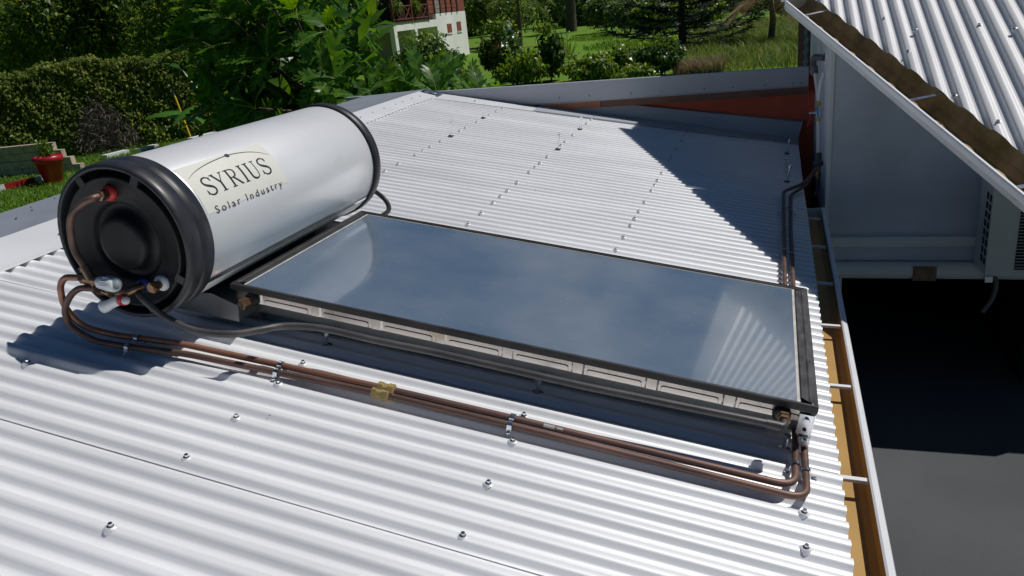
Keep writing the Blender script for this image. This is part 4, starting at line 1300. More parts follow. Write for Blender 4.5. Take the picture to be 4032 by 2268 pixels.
def foliage(name, blobs, n, size, aspect, mname, parent, off, shell=0.5, up=0.5, jitter=0.7, droop=0.25, hang=0.3, zmin=-1.98):
    p, o_ = blob_points(blobs, n, shell)
    keep = p[:, 2] > zmin
    p, o_ = p[keep], o_[keep]; n = len(p)
    nrm = unit(o_ * 0.6 + np.array([0, 0, up]) + rng.normal(size=(n, 3)) * jitter * .6)
    ax = unit(o_ * .5 + rng.normal(size=(n, 3)) * .8 + np.array([0, 0, -hang]))
    L = size * rng.uniform(.65, 1.3, n)
    v, t = leaf_arrays(p, ax, nrm, L, L * aspect, droop=droop)
    return tag(tri_mesh(name, v, t, M[mname], parent, off), kind='stuff')

def tree(name, label, cat, base, blobs, n, size, aspect, mname, group=None, trunk_r=0.12, limbs=5, **kw):
    t = thing(name, label, cat, base, group)
    b = MB()
    B = Vector(base)
    bl = [Vector(q[:3]) for q in blobs]
    c = sum(bl, Vector()) / len(bl)
    fork = B + (c - B) * 0.45
    b.tube(smooth_path([B, B + (fork - B) * .5 + Vector((0.04, 0.03, 0)), fork], 5), [trunk_r * (1 - 0.3 * i / 10) for i in range(11)], 8)
    for q in bl[:limbs]:
        pth = smooth_path([fork, fork + (q - fork) * .5 + Vector((random.uniform(-.1, .1), random.uniform(-.1, .1), .08)), q], 4)
        b.tube(pth, [trunk_r * .6 * (1 - .75 * i / (len(pth) - 1)) + .006 for i in range(len(pth))], 6)
    b.build('trunk', M['bark'], t)
    foliage('crown', blobs, n, size, aspect, mname, t, base, **kw)
    return t

# ------------------------------------------------------------------ left garden: hedge, wall, pot, planks
HA = Vector((-22.6, 9.6, -2.0)); HB = Vector((-14.6, 19.4, -2.0))
hd = (HB - HA); hl = hd.length; hdn = hd.normalized(); hn = Vector((hdn.y, -hdn.x, 0))
hedge = thing('hedge', 'tall clipped green hedge wall with a brown dead patch', 'hedge', tuple(HA))
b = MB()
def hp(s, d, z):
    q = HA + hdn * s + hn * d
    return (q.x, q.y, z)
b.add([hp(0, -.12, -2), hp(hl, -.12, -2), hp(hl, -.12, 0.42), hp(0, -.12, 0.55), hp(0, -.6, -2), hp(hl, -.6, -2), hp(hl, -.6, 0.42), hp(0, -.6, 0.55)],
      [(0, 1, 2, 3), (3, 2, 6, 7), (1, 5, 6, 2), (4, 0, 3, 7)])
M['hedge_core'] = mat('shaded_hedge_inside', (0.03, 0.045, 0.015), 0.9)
b.build('dark_core', M['hedge_core'], hedge)  # solid box closing the hedge, shade between the leaves put into its dark colour
def hedge_leaves(name, n, s0, s1, z0, z1, depth, size, mname, up=.35, dens=None):
    s = rng.uniform(s0, s1, n); z = rng.uniform(z0, z1, n)
    lump = 0.03 * np.sin(s * 2.3) * np.sin(z * 3.1 + s) + 0.025 * np.sin(s * 6.1 + z * 5)
    d = lump + rng.uniform(-depth, 0.06, n)
    if dens is not None:
        k = dens(s, z); s, z, d = s[k], z[k], d[k]; n = len(s)
    P = np.array(HA)[None] + s[:, None] * np.array(hdn)[None] + d[:, None] * np.array(hn)[None]
    P[:, 2] = z
    nrm = unit(np.array(hn)[None] * .8 + np.array([0.1, 0.1, up]) + rng.normal(size=(n, 3)) * .42)
    ax = unit(np.array([0, 0, -.6]) + rng.normal(size=(n, 3)) * .7 + np.array(hn)[None] * .3)
    L = size * rng.uniform(.45, 1.6, n)
    v, t = leaf_arrays(P, ax, nrm, L, L * rng.uniform(.4, .7, n))
    return tag(tri_mesh(name, v, t, M[mname], hedge, tuple(HA)), kind='stuff')
PS, PZ = 8.55, -1.3          # centre of the dead patch along the hedge
def in_patch(s, z):
    return ((s - PS) / (0.72 - 0.35 * (z - PZ))) ** 2 + ((z - PZ + .05) / 0.85) ** 2 < 1 + 0.25 * np.sin(s * 9) * np.sin(z * 7)
hedge_leaves('foliage', 52000, 0, hl, -1.95, 0.72, 0.12, 0.10, 'leaf_hedge', up=.6, dens=lambda s, z: (~in_patch(s, z) | (rng.random(len(s)) < .06)) & (z < 0.62 + .1 * np.sin(s * 1.7) + .05 * np.sin(s * 5.3)))
hedge_leaves('foliage_top', 5200, 0, hl, 0.45, 0.82, 0.6, 0.11, 'leaf_hedge', up=.9, dens=lambda s, z: z < 0.70 + .1 * np.sin(s * 1.7) + .05 * np.sin(s * 5.3))
hedge_leaves('foliage_yellowing', 2600, 4.5, 7.6, -1.95, -1.1, 0.1, 0.095, 'leaf_lime')
hedge_leaves('foliage_fringe', 1500, 8.8, 11.5, -1.95, -1.45, 0.05, 0.10, 'leaf_lime')
# dead twigs
n = 6500
s = rng.uniform(PS - 1.3, PS + 1.2, n); z = rng.uniform(-2.0, -0.35, n)
k = in_patch(s, z); s, z = s[k], z[k]; n = len(s)
P = np.array(HA)[None] + s[:, None] * np.array(hdn)[None] + rng.uniform(-.04, .08, n)[:, None] * np.array(hn)[None]; P[:, 2] = z
ax = unit(rng.normal(size=(n, 3)) + np.array([0, 0, .2])); nrm = unit(np.array(hn)[None] + rng.normal(size=(n, 3)) * .4)
v, t = leaf_arrays(P, ax, nrm, rng.uniform(.15, .42, n), rng.uniform(.012, .022, n), 0, rng.uniform(-.3, .3))
tag(tri_mesh('dead_patch', v, t, M['twig'], hedge, tuple(HA)), 'bare brown dead twigs', kind='stuff')

# low block wall in front of the hedge
lw_ = thing('block_wall', 'low weathered concrete block wall left of the red pot', 'wall', (-17.2, 13.4, -2.0))
w0 = Vector((-18.6, 12.55, -2.0)); w1 = Vector((-15.55, 13.35, -2.0)); wd_ = (w1 - w0).normalized(); wn_ = Vector((wd_.y, -wd_.x, 0))
for row in range(4):
    x = (0.2 if row % 2 else 0.0) - .2
    while x < (w1 - w0).length - row * .16:
        q = w0 + wd_ * x
        b = MB(); j = random.uniform(-.012, .012)
        bm_ = [q + wn_ * (.09 + j), q + wd_ * .39 + wn_ * (.09 + j), q + wd_ * .39 - wn_ * .09, q - wn_ * .09]
        z0 = -2.0 + row * .2; z1 = z0 + .19
        b.add([(p.x, p.y, z0) for p in bm_] + [(p.x, p.y, z1) for p in bm_], [(0, 1, 5, 4), (1, 2, 6, 5), (2, 3, 7, 6), (3, 0, 4, 7), (4, 5, 6, 7)])
        b.build('block', M['concrete'], lw_)
        x += .4
pot = thing('flower_pot', 'tall red flower pot beside the low block wall', 'flower pot', (-14.6, 11.85, -2.0))
b = MB()
b.lathe([(0.19, 0.0), (0.20, 0.02), (0.30, 0.50), (0.325, 0.50), (0.335, 0.66), (0.305, 0.665), (0.295, 0.60), (0.0, 0.60)], (-14.6, 11.85, -2.0), (0, 0, 1), 28)
b.build('pot', M['pot_red'], pot)
b = MB(); b.lathe([(0.29, 0.605), (0.0, 0.615)], (-14.6, 11.85, -2.0), (0, 0, 1), 20); b.build('soil', M['soil'], pot)
foliage('seedling', [(-14.6, 11.85, -1.15, .16, .16, .22)], 160, .14, .3, 'leaf_lime', pot, (-14.6, 11.85, -2.0), shell=.9)
plank = thing('striped_plank', 'red and white striped barrier plank lying on the grass', 'plank', (-15.4, 11.3, -1.95))
pa = Vector((-15.75, 10.2, -1.93)); pb = Vector((-15.05, 12.05, -1.88))
cols = [('pot_red', 0, .42), ('white_plastic', .42, .52), ('pot_red', .52, .86), ('white_plastic', .86, 1.0)]
for mm, t0, t1 in cols:
    MB().bar(pa + (pb - pa) * t0, pa + (pb - pa) * t1, .035, .14).build('stripe', M[mm], plank)
for x, y, l_ in ((-16.15, 15.35, .8), (-15.75, 16.15, .7), (-15.15, 17.9, 1.1)):
    e = thing('kerb_stone', {-16.15: 'pale kerb stone by the lawn nearest the flower pot', -15.75: 'pale kerb stone in the middle of the lawn edge', -15.15: 'pale kerb stone beside the leaning pole'}[x], 'kerb stone', (x, y, -2.0), 'kerb stones along the hedge')
    b = MB(); b.prism([(x - .10, y - l_ / 2), (x + .12, y - l_ / 2), (x + .16, y + l_ / 2), (x - .06, y + l_ / 2)], 2, -2.0, -1.88); b.build('stone', M['trim'], e)
pole = thing('picking_pole', 'thin leaning pole, blue above and yellow below, against the hedge', 'pole', (-15.43, 18.0, -2.0))
q0, q1 = Vector((-15.43, 17.75, -2.0)), Vector((-15.99, 17.9, 0.49))
MB().tube([q0, q0 + (q1 - q0) * .55], .028, 8).build('lower_section', mat('yellow_pole', (0.80, 0.55, 0.03), .4), pole)
MB().tube([q0 + (q1 - q0) * .55, q1], .018, 8).build('upper_section', mat('blue_pole', (0.10, 0.20, 0.28), .4), pole)
ban = thing('banana_plant', 'young banana plant with broad leaves between tank and hedge', 'plant', (-13.3, 16.6, -2.0))
def banana_leaf(p0, p1, wid, arch, split=0):
    p0, p1 = Vector(p0), Vector(p1); b = MB(); n = 12; rows = []
    ax = (p1 - p0); sd = ax.cross(Vector((0, 0, 1))).normalized()
    for i in range(n + 1):
        t = i / n; c = p0 + ax * t + Vector((0, 0, arch * math.sin(math.pi * t * .9)))
        w = wid * math.sin(math.pi * min(1, .04 + t * .93)) ** .55
        rows.append([tuple(c + sd * w + Vector((0, 0, -.25 * w))), tuple(c + sd * w * .5 + Vector((0, 0, .03))), tuple(c), tuple(c - sd * w * .5 + Vector((0, 0, .03))), tuple(c - sd * w + Vector((0, 0, -.25 * w)))])
    b.grid(rows, 0, True); return b.build('leaf', M['banana'], ban)
banana_leaf((-13.75, 16.55, -1.35), (-15.6, 16.3, -1.2), .34, .28)
banana_leaf((-13.4, 16.6, -1.2), (-12.3, 16.9, -1.2), .32, .3)
banana_leaf((-13.35, 16.6, -.8), (-14.05, 16.5, .1), .10, .0)
banana_leaf((-13.4, 16.6, -1.0), (-13.9, 15.4, -1.35), .2, .3)
MB().tube([(-13.3, 16.6, -2.0), (-13.35, 16.6, -.9)], [.11, .06], 10).build('stem', M['banana'], ban)

# ------------------------------------------------------------------ dark trees behind the hedge
def blobs_around(c, r, k, sub=.55):
    out = [(c[0], c[1], c[2], r[0] * .8, r[1] * .8, r[2] * .8)]
    for i in range(k):
        a = rng.uniform(0, 2 * math.pi); e = rng.uniform(-.5, .9)
        out.append((c[0] + r[0] * .75 * math.cos(a) * math.cos(e), c[1] + r[1] * .75 * math.sin(a) * math.cos(e), c[2] + r[2] * .75 * math.sin(e), r[0] * sub * rng.uniform(.6, 1), r[1] * sub * rng.uniform(.6, 1), r[2] * sub * rng.uniform(.6, 1)))
    return out
TL = [((-29.5, 24.5), 'dark broadleaf tree at the far left above the hedge', 2.0, (2.9, 2.4, 2.4)),
      ((-25.2, 22.6), 'dark broadleaf tree second from the left above the hedge', 1.9, (2.5, 2.2, 2.1)),
      ((-22.0, 24.5), 'dense dark tree rising behind the middle of the hedge', 2.2, (2.7, 2.2, 2.6)),
      ((-18.2, 23.0), 'dark tree just left of the breadfruit tree behind the hedge', 1.3, (2.4, 2.1, 2.7)),
      ((-14.6, 22.6), 'dark leafy tree half hidden by the breadfruit tree', .9, (2.3, 2.0, 2.6)),
      ((-32.5, 33.0), 'tall dark tree in the back row at far left', 3.4, (4.5, 3.0, 4.2)),
      ((-26.0, 34.0), 'tall dark tree in the back row behind the hedge', 3.2, (4.6, 3.0, 4.2)),
      ((-20.2, 33.0), 'tall dark tree in the back row behind the breadfruit', 2.6, (3.4, 3.0, 4.0))]
for (x, y), lab_, z, r in TL:
    tree('broadleaf_tree', lab_, 'tree', (x, y, -2.0), blobs_around((x, y, z), r, 9), 9500, .24 if y < 30 else .36, .42, 'leaf_tree', group='dark trees behind the hedge', trunk_r=.18, shell=.65)

# ------------------------------------------------------------------ breadfruit tree
BFB = (-5.6, 10.2, -2.0)
bf = thing('breadfruit_tree', 'breadfruit tree with big glossy lobed leaves behind the tank', 'tree', BFB)
def lobed_leaf(seed, young=False):
    """deeply lobed blade about one metre long before scaling"""
    r = random.Random(seed)
    b = MB()
    n = 7
    def mid(t): return Vector((t, 0.02 * math.sin(t * 5 + seed), -0.22 * t * t + 0.04 * math.sin(t * 3)))
    for sgn in (1, -1):
        prev_sinus = Vector((0.05, sgn * 0.012, 0.0)) + mid(0.05) * 0
        for i in range(n):
            t0 = 0.08 + i * 0.82 / n; t1 = 0.08 + (i + 1) * 0.82 / n
            env = 0.36 * math.sin(math.pi * (0.12 + 0.80 * (i + .5) / n)) ** .8 * (1 if i < n - 1 else .7)
            lw = env * r.uniform(.85, 1.1)
            fw = 0.10 + 0.05 * i / n                       # lobes sweep forward
            m0, m1 = mid(t0), mid(t1)
            lift = lambda y: -0.35 * abs(y) * abs(y) + 0.10 * abs(y)
            def pt(t, y, fwd):
                m_ = mid(t); return Vector((m_.x + fwd, sgn * y, m_.z + lift(y) + r.uniform(-.008, .008)))
            s0 = pt(t0, lw * .20, .0); s1 = pt(t1, lw * .20, .0)
            a = pt(t0, lw * .62, fw * .45); tip = pt((t0 + t1) / 2, lw, fw * 1.25); c = pt(t1, lw * .60, fw * .75)
            vs = [m0, m1, s1, c, tip, a, s0]
            fs = [(0, 1, 2), (0, 2, 6), (6, 2, 3), (6, 3, 5), (5, 3, 4)]
            if sgn < 0: fs = [f[::-1] for f in fs]
            b.add(vs, fs, 0, True)
    t = 0.9; m0 = mid(t)
    b.add([m0 + Vector((0, .05, -.01)), m0 + Vector((0, -.05, -.01)), mid(1.0) + Vector((.06, 0, 0))], [(0, 1, 2)], 0)
    pts = [mid(t) + Vector((0, 0, .004)) for t in np.linspace(-.14, .96, 8)]
    b.tube(pts, [.011 - .0012 * i for i in range(8)], 4, 1)
    return b.mesh('lobed_leaf', [M['leaf_bread_young' if young else 'leaf_bread'], M['leaf_rib']])
LEAFS = [lobed_leaf(i) for i in range(6)]; YOUNG = [lobed_leaf(20 + i, True) for i in range(2)]
BC = np.array([-5.3, 9.9, 0.35]); BRAD = np.array([2.55, 1.7, 1.9])
ros = []
cand = 0
while len(ros) < 46 and cand < 4000:
    cand += 1
    d = rng.normal(size=3); d /= np.linalg.norm(d)
    if d[2] < -.75 or d[1] > .55: continue
    p = BC + d * BRAD * rng.uniform(.72, 1.05)
    if p[2] < -1.3 or p[0] > -5.0 + 1.15 * (1.25 - p[2]) or any(np.linalg.norm(p - q) < .56 for q, _ in ros): continue
    ros.append((p, d))
# low outlying sprays at the right, over the verge
ros += [(np.array([-2.95, 8.7, -.25]), np.array([.5, -.5, .6])), (np.array([-3.5, 8.5, -.45]), np.array([.1, -.7, .6])), (np.array([-2.5, 9.3, -.45]), np.array([.7, -.2, .5])), (np.array([-4.0, 8.3, -.2]), np.array([0, -.7, .6]))]
nleaf = 0
brn = MB()
trunk_top = Vector((-5.5, 10.1, -.4))
for p, d in ros:
    D = Vector(d * BRAD[::-1] * .5 + np.array([0, -.1, .75])).normalized(); P = Vector(p)
    pth = smooth_path([trunk_top + (P - trunk_top) * .08, trunk_top + (P - trunk_top) * .55 + Vector((0, 0, -.1)), P], 4)
    brn.tube(pth, [.035 * (1 - .6 * i / (len(pth) - 1)) for i in range(len(pth))], 5)
    k = random.randint(5, 7)
    ref = D.cross(Vector((0, 0, 1))); ref = ref.normalized() if ref.length > .1 else Vector((1, 0, 0)); r2 = D.cross(ref)
    a0 = random.uniform(0, 6.28)
    for j in range(k):
        if nleaf >= 296: break
        az = a0 + 2 * math.pi * j / k + random.uniform(-.3, .3); el = random.uniform(.55, 1.35)
        young = j == 0 and random.random() < .3
        if young: el = random.uniform(.1, .4)
        ax = (D * math.cos(el) + (ref * math.cos(az) + r2 * math.sin(az)) * math.sin(el)).normalized()
        cc_ = P + ax * .33; az_ = (cc_.x - 1.83) / (cc_.y + 2.12); el_ = (cc_.z - .808) / (cc_.y + 2.12)
        if az_ > -.505 and el_ > -.045: continue
        up = (D * 1.0 + Vector((0, 0, .6)))
        up = (up - ax * up.dot(ax)).normalized()
        sdv = up.cross(ax)
        o = bpy.data.objects.new('leaf', random.choice(YOUNG if young else LEAFS)); COL.objects.link(o); o.parent = bf
        sc = random.uniform(.44, .66) * (0.8 if young else 1)
        mtx = Matrix((ax, sdv, up)).transposed().to_4x4()
        mtx = Matrix.Translation(P + ax * .06 - Vector(BFB)) @ mtx @ Matrix.Diagonal((sc, sc * random.uniform(.85, 1.1), sc, 1))
        o.matrix_basis = mtx
        nleaf += 1
brn.tube(smooth_path([Vector(BFB), Vector((-5.6, 10.2, -1.2)), trunk_top], 5), [.14, .135, .13, .125, .12, .115, .11, .105, .1, .09, .08], 10)
brn.build('trunk', M['bark'], bf)
# shaded inner leaves, joined
vv, tt, off_ = [], [], 0
pin, nin = blob_points([(-5.9, 10.3, .2, 1.9, 1.5, 1.8), (-7.0, 10.6, .2, 1.6, 1.2, 1.8), (-4.6, 10.4, -.9, 1.5, 1.1, .9)], 2600, .8)
kk = ~(((pin[:, 0] - 1.83) / (pin[:, 1] + 2.12) > -.52) & ((pin[:, 2] - .808) / (pin[:, 1] + 2.12) > -.07)); pin, nin = pin[kk], nin[kk]
axn = unit(nin * .4 + rng.normal(size=nin.shape) * .8); 
v, t = leaf_arrays(pin, axn, unit(nin + np.array([0, 0, .7]) + rng.normal(size=nin.shape) * .5), rng.uniform(.3, .6, len(pin)), rng.uniform(.10, .2, len(pin)))
tag(tri_mesh('inner_leaves', v, t, M['leaf_bread'], bf, BFB), kind='stuff')

# ------------------------------------------------------------------ garden shrubs beyond the fascia
SH = [('flowering shrub', (-8.79, 29), -2.15, .48, 2.0, 'leaf_shrub', 'tall dark shrub with a few red flowers beside the lawn', 2200),
      ('upright shrub', (-6.53, 28), -2.1, .17, 1.6, 'leaf_shrub', 'upright dark shrub with pale top right of the red-flowered one', 2000),
      ('low shrub', (-7.3, 27), -2.0, -.70, 2.6, 'leaf_lime', 'low spreading yellow-green shrub in front of the upright ones', 2200),
      ('low shrub', (-4.7, 27), -2.0, -1.02, 2.5, 'leaf_lime', 'low yellow-green shrub in the middle of the lawn front', 2000),
      ('rounded shrub', (-3.75, 28), -2.0, -.95, 1.5, 'leaf_shrub', 'small rounded shrub left of the dark conifer', 1300),
      ('tall shrub', (-2.1, 27), -2.0, -.62, 1.9, 'leaf_shrub', 'leafy shrub with bright top standing before the dark conifer', 2400),
      ('low shrub', (-2.95, 26), -2.0, -1.50, 2.0, 'leaf_lime', 'low bright shrub touching the grey fascia, near the conifer', 1000),
      ('house shrub', (-13.9, 33), -2.0, .20, 3.6, 'leaf_shrub', 'dark drooping shrub in front of the white far house', 4200),
      ('verge shrub', (-10.4, 27), -2.0, -1.05, 2.0, 'leaf_lime', 'yellow-green shrub just right of the breadfruit tree', 1500)]
for nm, (x, y), z0, z1, w, mm, lab_, n in SH:
    h = z1 + 2.0
    c = (x, y, -2.0 + h * .47)
    bl = blobs_around(c, (w * .42, w * .4, h * .44), 8, .5)
    t_ = tree('shrub', lab_, 'shrub', (x, y, -2.0), bl, n, .22, .5, mm, group='garden shrubs beyond the grey fascia', trunk_r=.04, shell=.6, hang=.8, droop=.4)
    foliage('young_shoots', [(x, y - .1, z1 - .12, w * .34, w * .3, .2)], 130, .2, .5, 'leaf_lime', t_, (x, y, -2.0), shell=.9, hang=.6, droop=.4)
fl = bpy.data.objects[[o.name for o in bpy.data.objects if o.get('label') == SH[0][6]][0]]
for i in range(5):
    p = Vector((-8.9 + random.uniform(-.5, .3), 28.2, -.4 + random.uniform(-.35, .3)))
    b = MB()
    for k in range(5):
        a = k * 1.257
        b.add([p, p + Vector((.09 * math.cos(a), -.03, .09 * math.sin(a))), p + Vector((.11 * math.cos(a + .5), -.05, .11 * math.sin(a + .5)))], [(0, 1, 2)])
    b.build('flower', M['red_plastic'], fl)

# ------------------------------------------------------------------ dark conifer
cf = thing('conifer_tree', 'dark spreading conifer with drooping tiered branches on the lawn', 'tree', (-2.7, 40, -2.0))
b = MB(); b.tube([(-2.7, 40, -2.0), (-2.7, 40, 5.0)], [.22, .06], 8)
nv, nt_, k0 = [], [], 0
for i in range(46):
    z = -1.7 + 5.6 * (i / 46) ** 1.15; a = i * 2.4 + random.uniform(-.3, .3); R_ = (4.1 - .35 * (z + 1.7)) * random.uniform(.75, 1.1)
    d = Vector((math.cos(a), math.sin(a), 0))
    pts = [Vector((-2.7, 40, z)) + d * R_ * t + Vector((0, 0, .18 * R_ * (t * t * 1.6 - t * .75))) for t in np.linspace(0, 1, 8)]
    b.tube(pts, [.05 * (1 - .8 * j / 7) for j in range(8)], 5)
    m_ = 210
    tt_ = rng.uniform(.12, 1, m_) ** .8
    arr = np.array([np.interp(tt_, np.linspace(0, 1, 8), [p[q] for p in pts]) for q in range(3)]).T
    sd = np.array([-d.y, d.x, 0])
    off2 = rng.normal(size=m_) * .34 * (1.15 - tt_)
    arr = arr + sd[None] * off2[:, None]
    axn = unit(np.array(d)[None] * 1.0 + sd[None] * np.sign(off2)[:, None] * .7 + np.array([0, 0, .15]) + rng.normal(size=(m_, 3)) * .3)
    v, t = leaf_arrays(arr, axn, unit(np.array([0, 0, 1.0]) + rng.normal(size=(m_, 3)) * .35), rng.uniform(.3, .6, m_), rng.uniform(.05, .1, m_), .3, .1)
    nv.append(v); nt_.append(t + k0); k0 += len(v)
b.build('trunk', M['bark'], cf)
tag(tri_mesh('needles', np.concatenate(nv), np.concatenate(nt_), M['needle'], cf, (-2.7, 40, -2.0)), kind='stuff')

# ------------------------------------------------------------------ palms
def frond(b, base, d, length, droop, mi=0):
    base, d = Vector(base), Vector(d).normalized()
    pts = [base + d * length * t + Vector((0, 0, -droop * length * t * t)) for t in np.linspace(0, 1, 9)]
    b.tube(pts, [.03 * (1 - .8 * i / 8) for i in range(9)], 4, mi)
    sd = d.cross(Vector((0, 0, 1))).normalized()
    for i in range(44):
        t = .12 + .86 * i / 43
        c = base + d * length * t + Vector((0, 0, -droop * length * t * t))
        ll = length * .30 * math.sin(math.pi * (.15 + .8 * t)) + .05
        for s in (1, -1):
            tip = c + sd * s * ll * .8 + d * ll * .45 + Vector((0, 0, -ll * random.uniform(.25, .7)))
            b.add([c + d * .03, c - d * .03, tip], [(0, 1, 2)], mi)
def palm(loc, h, label, fl_, nf, mname='palm', trunk=.14):
    t = thing('palm_tree', label, 'palm tree', loc, 'palms beyond the lawn')
    B = Vector(loc)
    MB().tube([B, B + Vector((.1, .0, h * .5)), B + Vector((0, 0, h))], [trunk * 1.2, trunk, trunk * .8], 8).build('trunk', M['bark'], t)
    for i in range(nf):
        a = i * 2.4; el = random.uniform(-.1, .8)
        b = MB(); frond(b, B + Vector((0, 0, h)), (math.cos(a) * math.cos(el), math.sin(a) * math.cos(el), math.sin(el)), fl_ * random.uniform(.8, 1.1), random.uniform(.35, .7))
        b.build('frond', M[mname], t)
palm((-17.2, 58.5, -2.0), 4.2, 'palm with hanging fronds right of the white far house', 3.2, 16)
palm((-18.3, 80, -2.0), 5.6, 'distant palm with thick trunk beyond the lawn', 4.0, 16, trunk=.5)
palm((1.6, 37.5, -2.0), 2.2, 'palm with dry grey fronds beside the dark conifer', 2.6, 14, 'dry')
tree('broadleaf_tree', 'shaded dark tree beside the right end of the white far house', 'tree', (-20.2, 63, -2.0), blobs_around((-20.2, 63, .9), (2.8, 2.2, 2.6), 8), 6500, .32, .42, 'leaf_tree', group='trees beyond the lawn', trunk_r=.2, shell=.65)

# ------------------------------------------------------------------ meadow, lawn grass and the far wood
def blades(name, n, x0, x1, y0, y1, h, w, mname, label, dens=None, clump=0.0):
    x = rng.uniform(x0, x1, n); y = rng.uniform(y0, y1, n)
    if dens is not None:
        k = dens(x, y); x, y = x[k], y[k]; n = len(x)
    hh = h * rng.uniform(.5, 1.35, n) * (1 + clump * np.sin(x * 1.9) * np.sin(y * 1.3 + x))
    a = rng.uniform(0, 2 * math.pi, n)
    lean = rng.normal(size=(n, 2)) * .45
    base = np.stack([x, y, np.full(n, -2.0)], 1)
    dx = np.stack([np.cos(a), np.sin(a), np.zeros(n)], 1) * w * .5
    mid = base + np.stack([lean[:, 0] * hh * .3, lean[:, 1] * hh * .3, hh * .6], 1)
    tip = base + np.stack([lean[:, 0] * hh, lean[:, 1] * hh, hh * .95], 1)
    v = np.stack([base - dx, base + dx, mid + dx * .8, mid - dx * .8, tip], 1).reshape(-1, 3)
    k = (np.arange(n) * 5)[:, None]
    t = np.concatenate([k + np.array([0, 1, 2]), k + np.array([0, 2, 3]), k + np.array([3, 2, 4])], 0)
    return tag(tri_mesh(name, v, t, M[mname]), label, 'grass', kind='stuff')
blades('lawn_grass', 42000, -20.5, -10.5, 8.5, 18.4, .09, .02, 'grass', 'short green lawn grass in front of the hedge', dens=lambda x, y: (y < 19.4 + (x + 14.6) * 1.225 - .3) | (x > -14.6))
blades('meadow_grass', 36000, -3.5, 6.5, 26.5, 60, .42, .03, 'grass_dry', 'tall uncut meadow grass right of the dark conifer', dens=lambda x, y: x > -1.4 - (y - 27) * .05 + .7 * np.sin(y), clump=.3)
blades('rough_grass', 16000, -14, -1, 40, 88, .22, .05, 'grass', 'rough green grass across the far lawn', dens=lambda x, y: (np.sin(x * .9 + y * .3) + np.sin(y * .4 - x * .2)) > .2, clump=.4)
blades('dry_grass', 3500, -1.6, 0.1, 26.6, 28.4, .42, .02, 'dry', 'dry brown grass tuft at the foot of the meadow')
bush = [((-9.2, 62), 1.6, 'leaf_far', 'light green bush behind the lawn, left of the conifer'), ((-12.6, 70), 1.7, 'leaf_far', 'light green bush at the far end of the lawn'), ((-6.2, 58), 1.5, 'leaf_lime', 'yellowish bush behind the dark conifer'),
        ((2.6, 66), 1.3, 'leaf_lime', 'bright bush at the back of the meadow'), ((-.2, 70), 2.0, 'leaf_far', 'dark green bush behind the meadow'), ((6.0, 60), 2.2, 'leaf_far', 'tall bush behind the meadow near the brown post'), ((-13.8, 84), 2.3, 'leaf_far', 'leafy tree beyond the distant palm'),
        ((-3.6, 56), 1.6, 'leaf_lime', 'bright green bush overlapping the conifer on the right'), ((4.4, 52), .8, 'leaf_shrub', 'low dark bush inside the meadow')]
for (x, y), h, mm, lab_ in bush:
    tree('bush', lab_, 'bush', (x, y, -2.0), blobs_around((x, y, -2 + h * .9), (h * 1.25, h * .9, h * .9), 7), 3200, .34, .45, mm, group='bushes behind the lawn', trunk_r=.06, shell=.6)
wb = []
for i in range(60):
    x = -95 + i * 2.6; wb.append((x + rng.uniform(-1, 1), rng.uniform(92, 108), rng.uniform(0, 2.5), 3.2, 2.5, rng.uniform(3.0, 5.5)))
fw = foliage('far_wood', wb, 42000, .95, .45, 'leaf_far', None, (0, 0, 0), shell=.6)
tag(fw, 'far wood of green trees along the skyline', 'wood')
hl_ = MB(); rows = []
for r in range(6):
    rows.append([(-260 + 30 * i, 120 + r * 22, -2.2 + (7 + 4 * math.sin(i * .9) + 3 * math.sin(i * .37)) * (1 - math.cos(r / 5 * math.pi)) * .5) for i in range(18)])
hl_.grid(rows, 0, True); tag(hl_.build('hill', M['lawn']), 'low green hillside behind the far wood', 'hill', kind='structure')

# ------------------------------------------------------------------ far house
FX = -19.86
fh = thing('far_house', 'white house with brown timber upper floor and balcony beyond the lawn', 'house', (FX, 49, -2.0))
M['fh_white'] = mat('limewash', (0.84, 0.83, 0.80), .85, 0, .2, var=(.8, .08, 6), speck=(3, .66, (.42, .4, .36), .15), stretch=(1, 1, .35))
M['fh_brick'] = mat('painted_boards_red', (0.26, 0.085, 0.06), .7, 0, .2, var=(5, .3, 6))
M['fh_grey'] = mat('weathered_boards', (0.30, 0.28, 0.27), .8, 0, .2, var=(5, .2, 6))
b = MB()
b.box(FX - 6, FX, 48.6, 54.1, -2.0, 1.05); b.box(FX - 6, FX, 42.0, 48.6, 0.25, 0.70); b.box(FX - .3, FX, 45.0, 45.35, -2.0, .25); b.box(FX - .3, FX, 42, 42.4, -2, .25)
b.build('lower_wall', M['fh_white'], fh)
b = MB(); b.box(FX - 6, FX - 3.2, 42.0, 48.6, -2.0, .25); b.build('carport_back', M['fh_grey'], fh)
for y0, y1, z0, z1 in ((50.32, 51.12, -.29, .31), (52.15, 52.95, -.28, .37)):
    f = MB().box(FX - .05, FX + .03, y0, y1, z0, z1).build('shutter', M['fh_brick'], fh)
    MB().box(FX - .02, FX + .06, y0 - .06, y1 + .06, z0 - .08, z0 - .02).build('sill', M['fh_white'], f)
y = 47.45
i = 0
while y < 52.0:
    m_ = 'fh_grey' if i == 1 else 'fh_brick'
    for r in range(9):
        MB().box(FX - .2, FX + .02 + .012 * (r % 2), y, y + .86, 1.10 + r * .27, 1.10 + r * .27 + .25).build('board', M[m_], fh)
    MB().box(FX - .1, FX + .09, y + .87, y + 1.02, 1.05, 3.6).build('timber_stud', M['wood_dark'], fh)
    y += 1.03; i += 1
MB().box(FX - 6, FX + .05, 42.0, 47.45, .70, .80).build('balcony_floor', M['wood_dark'], fh)
MB().box(FX - 6, FX - 1.6, 42.0, 47.4, .8, 3.6).build('balcony_back', M['dark'], fh)
